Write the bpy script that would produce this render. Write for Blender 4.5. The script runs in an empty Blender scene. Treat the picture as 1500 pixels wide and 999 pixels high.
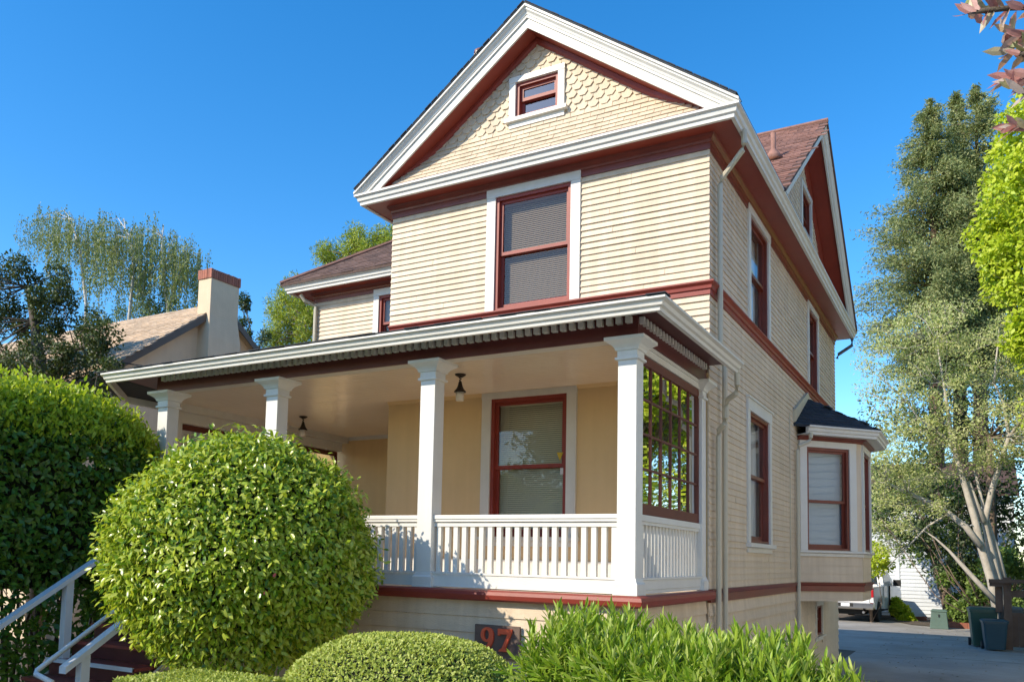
import bpy, math, random
import numpy as np
from mathutils import Matrix, Vector

random.seed(7)
rng = np.random.default_rng(7)
scn = bpy.context.scene
col = scn.collection
R = math.radians

# ------------------------------------------------------------------ camera
YAW, PITCH, ROLL = 0.526130741, 0.0830209488, 0.0215391487
FPX, CXP, CYP = 1242.22, 709.813, 712.279          # photo pixels (1500 x 999)
CAM = np.array([0.0, 0.0, 2.2])
_f = np.array([-math.sin(YAW) * math.cos(PITCH), math.cos(YAW) * math.cos(PITCH), math.sin(PITCH)])
_r = np.array([math.cos(YAW), math.sin(YAW), 0.0])
_u = np.cross(_r, _f)
_r2 = math.cos(ROLL) * _r + math.sin(ROLL) * _u
_u2 = -math.sin(ROLL) * _r + math.cos(ROLL) * _u
cam = bpy.data.cameras.new("camera")
camo = bpy.data.objects.new("camera", cam)
col.objects.link(camo)
camo.matrix_world = Matrix(((_r2[0], _u2[0], -_f[0], CAM[0]), (_r2[1], _u2[1], -_f[1], CAM[1]),
                            (_r2[2], _u2[2], -_f[2], CAM[2]), (0, 0, 0, 1)))
cam.sensor_width = 36.0
cam.lens = FPX / 1500 * 36
cam.shift_x = (750 - CXP) / 1500
cam.shift_y = (CYP - 499.5) / 1500
cam.clip_start = 0.05
cam.clip_end = 2000
scn.camera = camo


def at(x, y, Y):
    """photo pixel -> point of the place on the plane y = Y"""
    d = _r2 * ((x - CXP) / FPX) - _u2 * ((y - CYP) / FPX) + _f
    return CAM + d * (Y / d[1])


# ------------------------------------------------------------------ light
SUN = np.array([0.66, 1.0, -0.80]); SUN /= np.linalg.norm(SUN)     # direction the light travels
elev = math.asin(-SUN[2]); azim = math.atan2(-SUN[0], -SUN[1])
world = bpy.data.worlds.new("World"); scn.world = world
world.use_nodes = True
wn = world.node_tree
sky = wn.nodes.new('ShaderNodeTexSky')
sky.sky_type = 'NISHITA'; sky.sun_disc = False
sky.sun_elevation = elev; sky.sun_rotation = azim % (2 * math.pi)
sky.altitude = 0; sky.air_density = 1.0; sky.dust_density = 0.3; sky.ozone_density = 3.0
hs = wn.nodes.new('ShaderNodeHueSaturation'); hs.inputs['Saturation'].default_value = 1.36
wn.links.new(sky.outputs[0], hs.inputs['Color'])
wn.links.new(hs.outputs[0], wn.nodes['Background'].inputs[0])
wn.nodes['Background'].inputs[1].default_value = 0.11
sun = bpy.data.lights.new("sun", 'SUN'); sun.energy = 2.4; sun.angle = R(0.5); sun.color = (1.0, 0.88, 0.71)
suno = bpy.data.objects.new("sun", sun); col.objects.link(suno)
suno.rotation_euler = Vector(SUN).to_track_quat('-Z', 'Y').to_euler()
suno.location = (-20, -30, 30)
scn.view_settings.view_transform = 'Standard'
scn.view_settings.look = 'None'
scn.view_settings.gamma = 1.0
scn.view_settings.exposure = 1.3
scn.cycles.max_bounces = 8
scn.cycles.transparent_max_bounces = 16


# ------------------------------------------------------------------ materials
def nodes(name):
    m = bpy.data.materials.new(name); m.use_nodes = True
    nt = m.node_tree
    return m, nt, nt.nodes['Principled BSDF']


def noise(nt, scale, detail=4, rough=.55, vec=None, stretch=None):
    n = nt.nodes.new('ShaderNodeTexNoise'); n.inputs['Scale'].default_value = scale
    n.inputs['Detail'].default_value = detail; n.inputs['Roughness'].default_value = rough
    g = nt.nodes.new('ShaderNodeNewGeometry')
    src = g.outputs['Position']
    if stretch:
        mp = nt.nodes.new('ShaderNodeMapping'); mp.inputs['Scale'].default_value = stretch
        nt.links.new(src, mp.inputs[0]); src = mp.outputs[0]
    nt.links.new(src, n.inputs['Vector'])
    return n.outputs['Fac']


def ramp(nt, fac, stops):
    r = nt.nodes.new('ShaderNodeValToRGB')
    el = r.color_ramp.elements
    while len(el) > 1: el.remove(el[-1])
    el[0].position = stops[0][0]; el[0].color = (*stops[0][1], 1)
    for p, c in stops[1:]:
        e = el.new(p); e.color = (*c, 1)
    nt.links.new(fac, r.inputs[0])
    return r.outputs[0]


def sc(c, k): return tuple(min(1, max(0, v * k)) for v in c)


def paint(name, c, rough=.5, var=.1, scale=2.5, bump=.15, bscale=60, stretch=None, perpiece=.0, streak=.04):
    m, nt, b = nodes(name)
    f = noise(nt, scale, 6, .65)
    cr = ramp(nt, f, [(.3, sc(c, 1 - var)), (.55, c), (.75, sc(c, 1 + var * .6))])
    if streak:      # rain streaks and grime
        k = ramp(nt, noise(nt, 7, 4, .6, stretch=(1, 1, .09)), [(.35, (1 - streak, 1 - streak * 1.1, 1 - streak * 1.25)), (.62, (1, 1, 1))])
        mm = nt.nodes.new('ShaderNodeVectorMath'); mm.operation = 'MULTIPLY'
        nt.links.new(cr, mm.inputs[0]); nt.links.new(k, mm.inputs[1]); cr = mm.outputs[0]
    if perpiece:
        oi = nt.nodes.new('ShaderNodeObjectInfo'); g = nt.nodes.new('ShaderNodeNewGeometry')
        ad = nt.nodes.new('ShaderNodeMath'); ad.operation = 'ADD'
        nt.links.new(oi.outputs['Random'], ad.inputs[0]); nt.links.new(g.outputs['Random Per Island'], ad.inputs[1])
        fr = nt.nodes.new('ShaderNodeMath'); fr.operation = 'FRACT'; nt.links.new(ad.outputs[0], fr.inputs[0])
        mr = nt.nodes.new('ShaderNodeMapRange'); nt.links.new(fr.outputs[0], mr.inputs[0])
        mr.inputs['To Min'].default_value = 1 - perpiece; mr.inputs['To Max'].default_value = 1 + perpiece
        mx = nt.nodes.new('ShaderNodeVectorMath'); mx.operation = 'SCALE'
        nt.links.new(cr, mx.inputs[0]); nt.links.new(mr.outputs[0], mx.inputs['Scale']); cr = mx.outputs[0]
    nt.links.new(cr, b.inputs['Base Color'])
    b.inputs['Roughness'].default_value = rough
    if bump:
        bp = nt.nodes.new('ShaderNodeBump'); bp.inputs['Strength'].default_value = bump; bp.inputs['Distance'].default_value = .01
        nt.links.new(noise(nt, bscale, 3, .6, stretch=stretch), bp.inputs['Height'])
        nt.links.new(bp.outputs[0], b.inputs['Normal'])
    return m


def foliage(name, cols, rough=.42, trans=.3, spec=.4, tint=(1.25, 1.2, .55)):
    m, nt, b = nodes(name)
    oi = nt.nodes.new('ShaderNodeObjectInfo'); g = nt.nodes.new('ShaderNodeNewGeometry')
    ad = nt.nodes.new('ShaderNodeMath'); ad.operation = 'ADD'
    nt.links.new(oi.outputs['Random'], ad.inputs[0]); nt.links.new(g.outputs['Random Per Island'], ad.inputs[1])
    fr = nt.nodes.new('ShaderNodeMath'); fr.operation = 'FRACT'; nt.links.new(ad.outputs[0], fr.inputs[0])
    n = len(cols)
    cr = ramp(nt, fr.outputs[0], [((i + .5) / n, c) for i, c in enumerate(cols)])
    nt.links.new(cr, b.inputs['Base Color'])
    b.inputs['Roughness'].default_value = rough
    b.inputs['Specular IOR Level'].default_value = spec
    tr = nt.nodes.new('ShaderNodeBsdfTranslucent')
    mx = nt.nodes.new('ShaderNodeVectorMath'); mx.operation = 'MULTIPLY'; mx.inputs[1].default_value = tint
    nt.links.new(cr, mx.inputs[0]); nt.links.new(mx.outputs[0], tr.inputs['Color'])
    ms = nt.nodes.new('ShaderNodeMixShader'); ms.inputs[0].default_value = trans
    out = nt.nodes['Material Output']
    nt.links.new(b.outputs[0], ms.inputs[1]); nt.links.new(tr.outputs[0], ms.inputs[2]); nt.links.new(ms.outputs[0], out.inputs[0])
    return m


def glass(name, tint=(.9, .93, .92), boost=1.0, ior=1.5):
    m, nt, b = nodes(name)
    nt.nodes.remove(b)
    t = nt.nodes.new('ShaderNodeBsdfTransparent'); t.inputs[0].default_value = (*tint, 1)
    gl = nt.nodes.new('ShaderNodeBsdfGlossy'); gl.inputs['Roughness'].default_value = .015
    bp = nt.nodes.new('ShaderNodeBump'); bp.inputs['Strength'].default_value = .02; bp.inputs['Distance'].default_value = .05
    nt.links.new(noise(nt, 3.5, 1), bp.inputs['Height']); nt.links.new(bp.outputs[0], gl.inputs['Normal'])
    lw_ = nt.nodes.new('ShaderNodeLayerWeight'); lw_.inputs[0].default_value = .5
    pw_ = nt.nodes.new('ShaderNodeMath'); pw_.operation = 'POWER'; pw_.inputs[1].default_value = 4.0; nt.links.new(lw_.outputs['Facing'], pw_.inputs[0])
    fz = nt.nodes.new('ShaderNodeMath'); fz.operation = 'MULTIPLY_ADD'; fz.inputs[1].default_value = .92; fz.inputs[2].default_value = .075; nt.links.new(pw_.outputs[0], fz.inputs[0])
    mm = nt.nodes.new('ShaderNodeMath'); mm.operation = 'MULTIPLY'; mm.inputs[1].default_value = boost; mm.use_clamp = True
    nt.links.new(fz.outputs[0], mm.inputs[0])
    ms = nt.nodes.new('ShaderNodeMixShader')
    nt.links.new(mm.outputs[0], ms.inputs[0]); nt.links.new(t.outputs[0], ms.inputs[1]); nt.links.new(gl.outputs[0], ms.inputs[2])
    nt.links.new(ms.outputs[0], nt.nodes['Material Output'].inputs[0])
    return m


def plain(name, c, rough=.5, metal=0.0, **k):
    m, nt, b = nodes(name)
    b.inputs['Base Color'].default_value = (*c, 1); b.inputs['Roughness'].default_value = rough; b.inputs['Metallic'].default_value = metal
    return m


M = {}
WALL = (.67, .55, .405)
M['wall'] = paint('wall_paint', WALL, .6, .10, 1.7, .25, 35, (1, 1, 3), perpiece=.05, streak=.13)
M['beige'] = paint('porch_wall_paint', (.74, .53, .27), .6, .06, 1.2, .1)
M['shingle'] = paint('gable_shingle_paint', (.66, .545, .395), .65, .12, 3, .35, 40, (4, 4, 1), perpiece=.08, streak=.1)
M['trim'] = paint('trim_paint', (.68, .665, .61), .45, .07, 2.2, .08)
M['dentil'] = paint('dentil_paint', (.84, .82, .75), .5, .05, 2, .0)
M['floor'] = paint('porch_deck_paint', (.70, .54, .41), .4, .12, 2, .1)
M['column'] = paint('column_paint', (.72, .715, .67), .45, .05, 2.0, .06)
M['red'] = paint('red_trim_paint', (.26, .036, .022), .5, .18, 3, .1)
M['soffit'] = paint('soffit_paint', (.27, .045, .026), .42, .14, 2, .12, 40)
M['belt'] = paint('belt_paint', (.19, .038, .022), .35, .2, 3, .1)
M['dark'] = paint('dark_red_beam_paint', (.125, .026, .024), .42, .2, 3, .1)
M['floorred'] = paint('porch_floor_paint', (.34, .07, .05), .35, .2, 2, .1)
M['ceil'] = paint('porch_ceiling_paint', (.66, .52, .40), .2, .05, 1.5, .0)
M['downspout'] = paint('downspout_paint', (.53, .48, .36), .4, .06, 2, .03)
M['roofbrown'] = paint('asphalt_shingle_brown', (.14, .085, .066), .85, .3, 9, .6, 160, perpiece=.28)
M['roofred'] = paint('asphalt_shingle_red', (.27, .14, .105), .85, .3, 9, .6, 160, perpiece=.28)
M['roofdark'] = paint('asphalt_shingle_charcoal', (.026, .033, .043), .8, .3, 9, .5, 160, perpiece=.3)
M['rooftan'] = paint('asphalt_shingle_tan', (.56, .42, .28), .85, .2, 9, .5, 160, perpiece=.2)
M['glass'] = glass('window_glass', boost=.75)
M['glassdark'] = glass('window_glass_reflective', (.55, .58, .6), boost=3.0)
M['bayglass'] = glass('bay_window_glass', (.80, .88, .92), boost=1.3)
M['screenglass'] = glass('porch_screen_glass', (.72, .72, .62), boost=4.6)
M['blind'] = plain('blind_slat', (.80, .75, .58), .5)
M['blinddark'] = plain('blind_slat_brown', (.32, .24, .17), .6)
M['shade'] = plain('window_shade', (.47, .51, .53), .8)
M['curtain'] = plain('curtain', (.6, .6, .57), .9)
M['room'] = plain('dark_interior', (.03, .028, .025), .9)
M['bronze'] = plain('lantern_bronze', (.03, .024, .02), .4, .6)
M['frost'] = plain('frosted_glass', (.72, .66, .56), .3)
M['soil'] = paint('soil', (.11, .085, .06), .95, .3, 5, .6, 30)
M['stucco'] = paint('stucco', (.68, .53, .36), .8, .10, 1.5, .5, 25)
M['brick'] = paint('brick', (.34, .12, .075), .8, .2, 14, .3, 80, perpiece=.2)
M['bark'] = paint('bark_grey', (.10, .08, .06), .9, .3, 7, .7, 26, (1, 1, .3))
M['barkpale'] = paint('bark_pale', (.46, .42, .36), .8, .22, 5, .4, 22, (1, 1, .35))
M['barkbirch'] = paint('bark_birch', (.50, .48, .43), .7, .35, 4, .3, 20, (1, 1, 3))
M['barkred'] = paint('bark_redwood', (.17, .10, .07), .9, .3, 7, .7, 22, (1, 1, .25))
M['barkbrown'] = paint('bark_brown', (.22, .16, .12), .9, .3, 6, .7, 22, (1, 1, .4))
M['inner'] = plain('dark_core', (.012, .018, .006), .9)  # solid near-black core behind the leaves, stands in for the shaded inside
M['white'] = paint('white_rail_paint', (.80, .80, .79), .4, .05, 3, .05)
M['wood'] = paint('fence_wood', (.15, .095, .065), .85, .3, 3, .5, 30, (6, 6, .6), perpiece=.15)
M['siding'] = paint('pale_blue_siding', (.62, .66, .69), .6, .06, 2, .1, perpiece=.04)
M['black'] = plain('black_rubber', (.012, .012, .013), .7)


def concrete():
    m, nt, b = nodes('driveway_concrete')
    f = noise(nt, .45, 8, .65); g = noise(nt, 30, 3, .6)
    mx = nt.nodes.new('ShaderNodeMath'); mx.operation = 'MULTIPLY_ADD'; mx.inputs[1].default_value = .25
    nt.links.new(g, mx.inputs[0]); nt.links.new(f, mx.inputs[2])
    nt.links.new(ramp(nt, mx.outputs[0], [(.4, (.20, .185, .165)), (.6, (.28, .265, .24)), (.8, (.36, .34, .31))]), b.inputs['Base Color'])
    b.inputs['Roughness'].default_value = .85
    bp = nt.nodes.new('ShaderNodeBump'); bp.inputs['Strength'].default_value = .3; bp.inputs['Distance'].default_value = .01
    nt.links.new(g, bp.inputs['Height']); nt.links.new(bp.outputs[0], b.inputs['Normal'])
    return m


M['drive'] = concrete()


# ------------------------------------------------------------------ mesh helpers
WLOC = {}


class MB:
    """collects pieces of one mesh in place coordinates (or in a frame: u along, d outward, z up)"""
    def __init__(s, frame=None):
        s.v = []; s.f = []; s.fr = frame

    def p(s, a):
        if s.fr is None: return tuple(map(float, a))
        o, u, n = s.fr
        return (o[0] + u[0] * a[0] + n[0] * a[1], o[1] + u[1] * a[0] + n[1] * a[1], o[2] + a[2])

    def add(s, vs, fs):
        b = len(s.v)
        s.v += [s.p(a) for a in vs]
        s.f += [tuple(b + i for i in q) for q in fs]

    def box(s, x0, x1, y0, y1, z0, z1):
        s.add([(x0, y0, z0), (x1, y0, z0), (x1, y1, z0), (x0, y1, z0), (x0, y0, z1), (x1, y0, z1), (x1, y1, z1), (x0, y1, z1)],
              [(0, 3, 2, 1), (4, 5, 6, 7), (0, 1, 5, 4), (1, 2, 6, 5), (2, 3, 7, 6), (3, 0, 4, 7)])

    def board(s, u0, u1, z0, z1, t0, t1, b=-.01):
        """clapboard wedge: thick t0 at the bottom, t1 at the top"""
        s.add([(u0, b, z0), (u1, b, z0), (u1, t0, z0), (u0, t0, z0), (u0, b, z1), (u1, b, z1), (u1, t1, z1), (u0, t1, z1)],
              [(0, 3, 2, 1), (4, 5, 6, 7), (0, 1, 5, 4), (1, 2, 6, 5), (2, 3, 7, 6), (3, 0, 4, 7)])

    def rings(s, rings, closed=False, cap=True):
        """loft list of equally long point loops"""
        n = len(rings[0]); b = len(s.v)
        for r in rings: s.v += [s.p(a) for a in r]
        m = len(rings)
        for i in range(m if closed else m - 1):
            a = b + i * n; c = b + ((i + 1) % m) * n
            for k in range(n):
                s.f.append((a + k, a + (k + 1) % n, c + (k + 1) % n, c + k))
        if cap and not closed:
            s.f.append(tuple(b + k for k in reversed(range(n)))); s.f.append(tuple(b + (m - 1) * n + k for k in range(n)))

    def sweep(s, prof, pts, outs):
        s.rings([[tuple(np.array(p, float) + np.array(o, float) * a + np.array([0, 0, h])) for a, h in prof] for p, o in zip(pts, outs)])

    def prism(s, poly, vec):
        n = len(poly); v = np.array(vec, float)
        s.add(list(poly) + [tuple(np.array(q, float) + v) for q in poly],
              [tuple(range(n)), tuple(reversed(range(n, 2 * n)))] + [(k, (k + 1) % n, n + (k + 1) % n, n + k)[::-1] for k in range(n)])

    def tube(s, pts, rad, n=8):
        pts = [np.array(p, float) for p in pts]
        if not hasattr(rad, '__len__'): rad = [rad] * len(pts)
        rs = []
        for i, p in enumerate(pts):
            t = pts[min(i + 1, len(pts) - 1)] - pts[max(i - 1, 0)]; t /= (np.linalg.norm(t) + 1e-9)
            a = np.array([0, 0, 1.]) if abs(t[2]) < .9 else np.array([1., 0, 0])
            e1 = np.cross(t, a); e1 /= np.linalg.norm(e1); e2 = np.cross(t, e1)
            rs.append([tuple(p + rad[i] * (math.cos(2 * math.pi * k / n) * e1 + math.sin(2 * math.pi * k / n) * e2)) for k in range(n)])
        s.rings(rs)

    def lathe(s, c, prof, n=16):
        s.rings([[(c[0] + r * math.cos(2 * math.pi * k / n), c[1] + r * math.sin(2 * math.pi * k / n), c[2] + z) for k in range(n)] for r, z in prof])

    def sqlathe(s, c, prof):
        s.rings([[(c[0] - r, c[1] - r, z), (c[0] + r, c[1] - r, z), (c[0] + r, c[1] + r, z), (c[0] - r, c[1] + r, z)] for z, r in prof])


def fin(o, me, parent, center):
    col.objects.link(o)
    WLOC[o.name] = np.array(center, float)
    if parent is not None:
        o.parent = parent
        o.location = tuple(np.array(center) - WLOC[parent.name])
    else:
        o.location = tuple(center)
    return o


def obj(name, mb, mat, parent=None, smooth=False, origin=None, bevel=0, kind=None):
    v = np.array(mb.v, float)
    c = (v.min(0) + v.max(0)) / 2 if origin is None else np.array(origin, float)
    if origin is None: c[2] = v[:, 2].min()
    me = bpy.data.meshes.new(name)
    me.from_pydata((v - c).tolist(), [], mb.f)
    me.materials.append(mat)
    if smooth:
        for p in me.polygons: p.use_smooth = True
    o = bpy.data.objects.new(name, me)
    if bevel:
        bv = o.modifiers.new('bevel', 'BEVEL'); bv.width = bevel; bv.segments = 2; bv.limit_method = 'ANGLE'
    if kind: o['kind'] = kind
    return fin(o, me, parent, c)


def npobj(name, V, T, mat, parent=None, kind=None, smooth=False):
    """triangles from numpy arrays"""
    V = np.asarray(V, np.float32); T = np.asarray(T, np.int32)
    c = (V.min(0) + V.max(0)) / 2; c[2] = V[:, 2].min()
    me = bpy.data.meshes.new(name)
    me.vertices.add(len(V)); me.vertices.foreach_set('co', (V - c).ravel().astype(np.float32))
    me.loops.add(T.size); me.loops.foreach_set('vertex_index', T.ravel())
    me.polygons.add(len(T)); me.polygons.foreach_set('loop_start', np.arange(len(T), dtype=np.int32) * 3)
    me.polygons.foreach_set('loop_total', np.full(len(T), 3, np.int32))
    if smooth: me.polygons.foreach_set('use_smooth', np.ones(len(T), bool))
    me.update(calc_edges=True); me.validate()
    me.materials.append(mat)
    o = bpy.data.objects.new(name, me)
    if kind: o['kind'] = kind
    return fin(o, me, parent, c)


def thing(name, label, cat, loc, group=None):
    o = bpy.data.objects.new(name, None); o.empty_display_size = .2
    col.objects.link(o); o.location = tuple(loc); WLOC[o.name] = np.array(loc, float)
    return tag(o, label, cat, group)


def tag(o, label, cat, group=None):
    o['label'] = label; o['category'] = cat
    if group: o['group'] = group
    return o


def struct(o):
    o['kind'] = 'structure'; return o


def grid_rects(u0, u1, z0, z1, ops):
    us = sorted(set([u0, u1] + [min(max(a, u0), u1) for q in ops for a in q[:2]]))
    zs = sorted(set([z0, z1] + [min(max(a, z0), z1) for q in ops for a in q[2:]]))
    out = []
    for a, b in zip(us, us[1:]):
        run = None
        for c, d in zip(zs, zs[1:]):
            mu, mz = (a + b) / 2, (c + d) / 2
            if any(q[0] < mu < q[1] and q[2] < mz < q[3] for q in ops):
                if run: out.append((a, b, *run)); run = None
            else: run = (run[0], d) if run else (c, d)
        if run: out.append((a, b, *run))
    return out


def wall(parent, frame, u0, u1, z0, z1, ops=(), thick=.18, mat=None, name='wall'):
    """sheathing with real openings"""
    mb = MB(frame)
    for a, b, c, d in grid_rects(u0, u1, z0, z1, ops): mb.box(a, b, -thick, 0, c, d)
    return obj(name, mb, mat or M['wall'], parent)


def clapboards(parent, frame, u0, u1, z0, z1, ops=(), e=.0895, t0=.026, t1=.004, mat=None, ends=None):
    n = max(1, round((z1 - z0) / e)); e = (z1 - z0) / n
    for i in range(n):
        a, b = z0 + i * e, z0 + (i + 1) * e
        cuts = [(u0, u1)]
        if ends: cuts = [ends(a, b)]
        for q in ops:
            if q[2] < b - .004 and q[3] > a + .004:
                nc = []
                for s, t in cuts:
                    if q[0] > s: nc.append((s, min(t, q[0])))
                    if q[1] < t: nc.append((max(s, q[1]), t))
                cuts = [c for c in nc if c[1] - c[0] > .02]
        for s, t in cuts:
            js = [s, t]
            if t - s > 1.5 and random.random() < .3: js.insert(1, s + (t - s) * random.uniform(.25, .75))
            for s1, t1_ in zip(js, js[1:]):
                mb = MB(frame); j = random.uniform(-.003, .003)
                mb.board(s1 + (.002 if s1 != s else 0), t1_ - (.002 if t1_ != t else 0), a + random.uniform(-.001, .001), b + .006, t0 + j, t1)
                obj('clapboard', mb, mat or M['wall'], parent)


def window(parent, frame, u0, u1, z0, z1, meet=None, trim=.13, head=.13, proud=.04, sill=.05, cover='blind', lights=True, fw=.05,
           glassm=None, redm=None, casing=True, coverm=None, name='window', crown=0, rows=None):
    redm = redm or M['red']; glassm = glassm or M['glass']
    mb = MB(frame)
    if casing:
        mb.box(u0 - trim, u0, -.02, proud, z0 - .01, z1); mb.box(u1, u1 + trim, -.02, proud, z0 - .01, z1)
        mb.box(u0 - trim - .004, u1 + trim + .004, -.02, proud + .006, z1, z1 + head)
        if crown: mb.box(u0 - trim - .03, u1 + trim + .03, -.02, proud + .03, z1 + head, z1 + head + crown)
    else:
        mb.box(u0 - .004, u0, -.1, -.05, z0, z1)
    w = obj(name, mb, M['trim'], parent)
    fr = MB(frame)
    fr.box(u0, u0 + fw, -.13, .012, z0, z1); fr.box(u1 - fw, u1, -.13, .012, z0, z1)
    fr.box(u0 + fw, u1 - fw, -.13, .010, z1 - fw, z1); fr.box(u0 + fw, u1 - fw, -.13, .014, z0, z0 + fw * .7)
    obj('frame', fr, redm, w)
    if sill:
        sb = MB(frame)
        sb.box(u0 - trim - .05, u1 + trim + .05, -.02, proud + .05, z0 - .01 - sill, z0 - .012)
        sb.box(u0 - trim, u1 + trim, -.02, proud - .005, z0 - .01 - sill - .08, z0 - .012 - sill)
        obj('sill', sb, M['trim'], w)
    meet = meet or (z0 + z1) / 2
    a, b = u0 + fw, u1 - fw
    for (c, d, dd) in ((meet - .02, z1 - fw, -.035), (z0 + fw * .7, meet + .02, -.075)):
        s = MB(frame); st = .045
        s.box(a, a + st, dd - .035, dd, c, d); s.box(b - st, b, dd - .035, dd, c, d)
        s.box(a + st, b - st, dd - .035, dd - .001, d - .045, d); s.box(a + st, b - st, dd - .035, dd - .001, c, c + (.05 if dd > -.05 else .07))
        obj('sash', s, redm, w)
        g = MB(frame); g.add([(a + st, dd - .018, c + .03), (b - st, dd - .018, c + .03), (b - st, dd - .018, d - .03), (a + st, dd - .018, d - .03)], [(0, 1, 2, 3)])
        obj('pane', g, glassm, w)
    if cover == 'blind':
        bl = MB(frame); z = z0 + .06
        while z < z1 - .08:
            bl.add([(a + .01, -.150, z), (b - .01, -.150, z), (b - .01, -.172, z + .027), (a + .01, -.172, z + .027)], [(0, 1, 2, 3)]); z += .029
        bl.box(a + .005, b - .005, -.18, -.145, z1 - .085, z1 - .05)
        obj('blind', bl, coverm or M['blind'], w, kind='stuff')
    elif cover == 'shade':
        bl = MB(frame); bl.box(a, b, -.165, -.16, (z0 + .02) if not rows else rows, z1 - .03)
        obj('shade', bl, coverm or M['shade'], w)
    elif cover == 'curtain':
        bl = MB(frame); n = 26
        for (s, t) in ((a, a + .42 * (b - a)), (b - .30 * (b - a), b)):
            pts = [(s + (t - s) * k / n, -.19 + .022 * math.sin(k * 1.9)) for k in range(n + 1)]
            bl.add([(x, y, z0 + .02) for x, y in pts] + [(x, y, z1 - .03) for x, y in pts], [(k, k + 1, n + 2 + k, n + 1 + k) for k in range(n)])
        obj('curtain', bl, coverm or M['curtain'], w, smooth=True)
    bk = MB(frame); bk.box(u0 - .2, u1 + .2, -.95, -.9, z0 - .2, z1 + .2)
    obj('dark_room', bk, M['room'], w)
    return w


def inpoly(x, y, P):
    r = False; j = len(P) - 1
    for i in range(len(P)):
        if (P[i][1] > y) != (P[j][1] > y) and x < (P[j][0] - P[i][0]) * (y - P[i][1]) / (P[j][1] - P[i][1]) + P[i][0]: r = not r
        j = i
    return r


def roof_shingles(parent, mat, o, u, v, n, poly, w=.30, e=.14, name='roof_shingles', t=.014):
    """asphalt tabs in courses over a roof face (o corner, u along eave, v up the slope, n normal)"""
    o, u, v, n = (np.array(a, float) for a in (o, u, v, n))
    us = [q[0] for q in poly]; vs = [q[1] for q in poly]
    mb = MB(); row = 0; y = min(vs)
    while y < max(vs):
        x = min(us) - (w / 2 if row % 2 else 0) + random.uniform(-.03, .03)
        while x < max(us):
            if inpoly(x + w / 2, y + e / 2, poly):
                tt = t * random.uniform(.7, 1.3); g = .004; dv = random.uniform(-.008, .008)
                P = [o + u * a + v * b + n * c for a, b, c in ((x + g, y + dv, 0), (x + w - g, y + dv, 0), (x + w - g, y + e + .02, 0), (x + g, y + e + .02, 0),
                     (x + g, y + dv, tt), (x + w - g, y + dv, tt), (x + w - g, y + e + .02, .002), (x + g, y + e + .02, .002))]
                mb.add(P, [(4, 5, 6, 7), (0, 1, 5, 4), (1, 2, 6, 5), (3, 0, 4, 7)])
            x += w
        y += e; row += 1
    return obj(name, mb, mat, parent, kind='stuff')


def slab(parent, mat, pts, t=.05, name='roof'):
    mb = MB(); mb.prism([tuple(p) for p in pts], (0, 0, -t))
    return obj(name, mb, mat, parent)




# ------------------------------------------------------------------ the house
def FRONT(Y): return ((0, Y, 0), (1, 0), (0, -1))
def SIDE(X): return ((X, 0, 0), (0, 1), (1, 0))


def face(A, B):
    d = np.array(B, float) - np.array(A, float); L = float(np.linalg.norm(d)); u = d / L
    return ((A[0], A[1], 0), (u[0], u[1]), (u[1], -u[0])), L


def P(*q): return [np.array(a, float) for a in q]


XL, XR, YF = -7.87, -2.88, 10.53          # front block: left, right, front
XW, YB, YE = -12.05, 13.45, 21.7          # body behind: left, front, back
YP, ZF, ZC = 8.0, 1.85, 4.57              # porch front, floor, ceiling
XC = (XL + XR) / 2
house = thing('house', 'cream two storey house with red trim, shingled front gable and white columned porch', 'house', (-6, 12, 0))
F1, FW, S1 = FRONT(YF), FRONT(YB), SIDE(XR)

# --- front block walls
up_op = (-6.01, -4.80, 5.77, 7.47); lo_op = (-6.02, -4.82, 2.5, 4.47); at_op = (-5.71, -5.02, 8.61, 9.15)
fw_up = wall(house, F1, XL, XR, ZC, 7.70, [up_op])
wall(house, F1, XL, XR, ZF, ZC, [lo_op], mat=M['beige'])
clapboards(fw_up, F1, XL - .02, XR + .018, 5.76, 7.51, [(-6.12, -4.69, 5.7, 7.7)])
clapboards(fw_up, F1, -4.4, XR + .018, 4.70, 5.60)
window(house, F1, *up_op, meet=6.62, trim=.145, head=.15, sill=0, coverm=M['blinddark'], glassm=M['glass'])
lw = window(house, F1, *lo_op, meet=3.48, trim=.145, head=.095, sill=.05)
mb = MB(F1); mb.box(XL, XR - .05, -.01, .02, ZF, 2.17); obj('baseboard', mb, M['trim'], house)
mb = MB(F1); mb.prism([(-4.99, -.028, 3.66), (-4.89, -.028, 3.66), (-4.94, -.028, 3.54)], (0, .003, 0))
obj('sticker', mb, plain('sticker_yellow', (.55, .38, .02), .5), lw)
mb = MB(F1); mb.box(-4.955, -4.90, -.072, -.07, 3.36, 3.45)
obj('sticker', mb, plain('sticker_white', (.7, .7, .68), .5), lw)

# --- gable wall with shingles
SL = .727


def gz(x, top=10.04): return top - SL * abs(x - XC)


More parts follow.
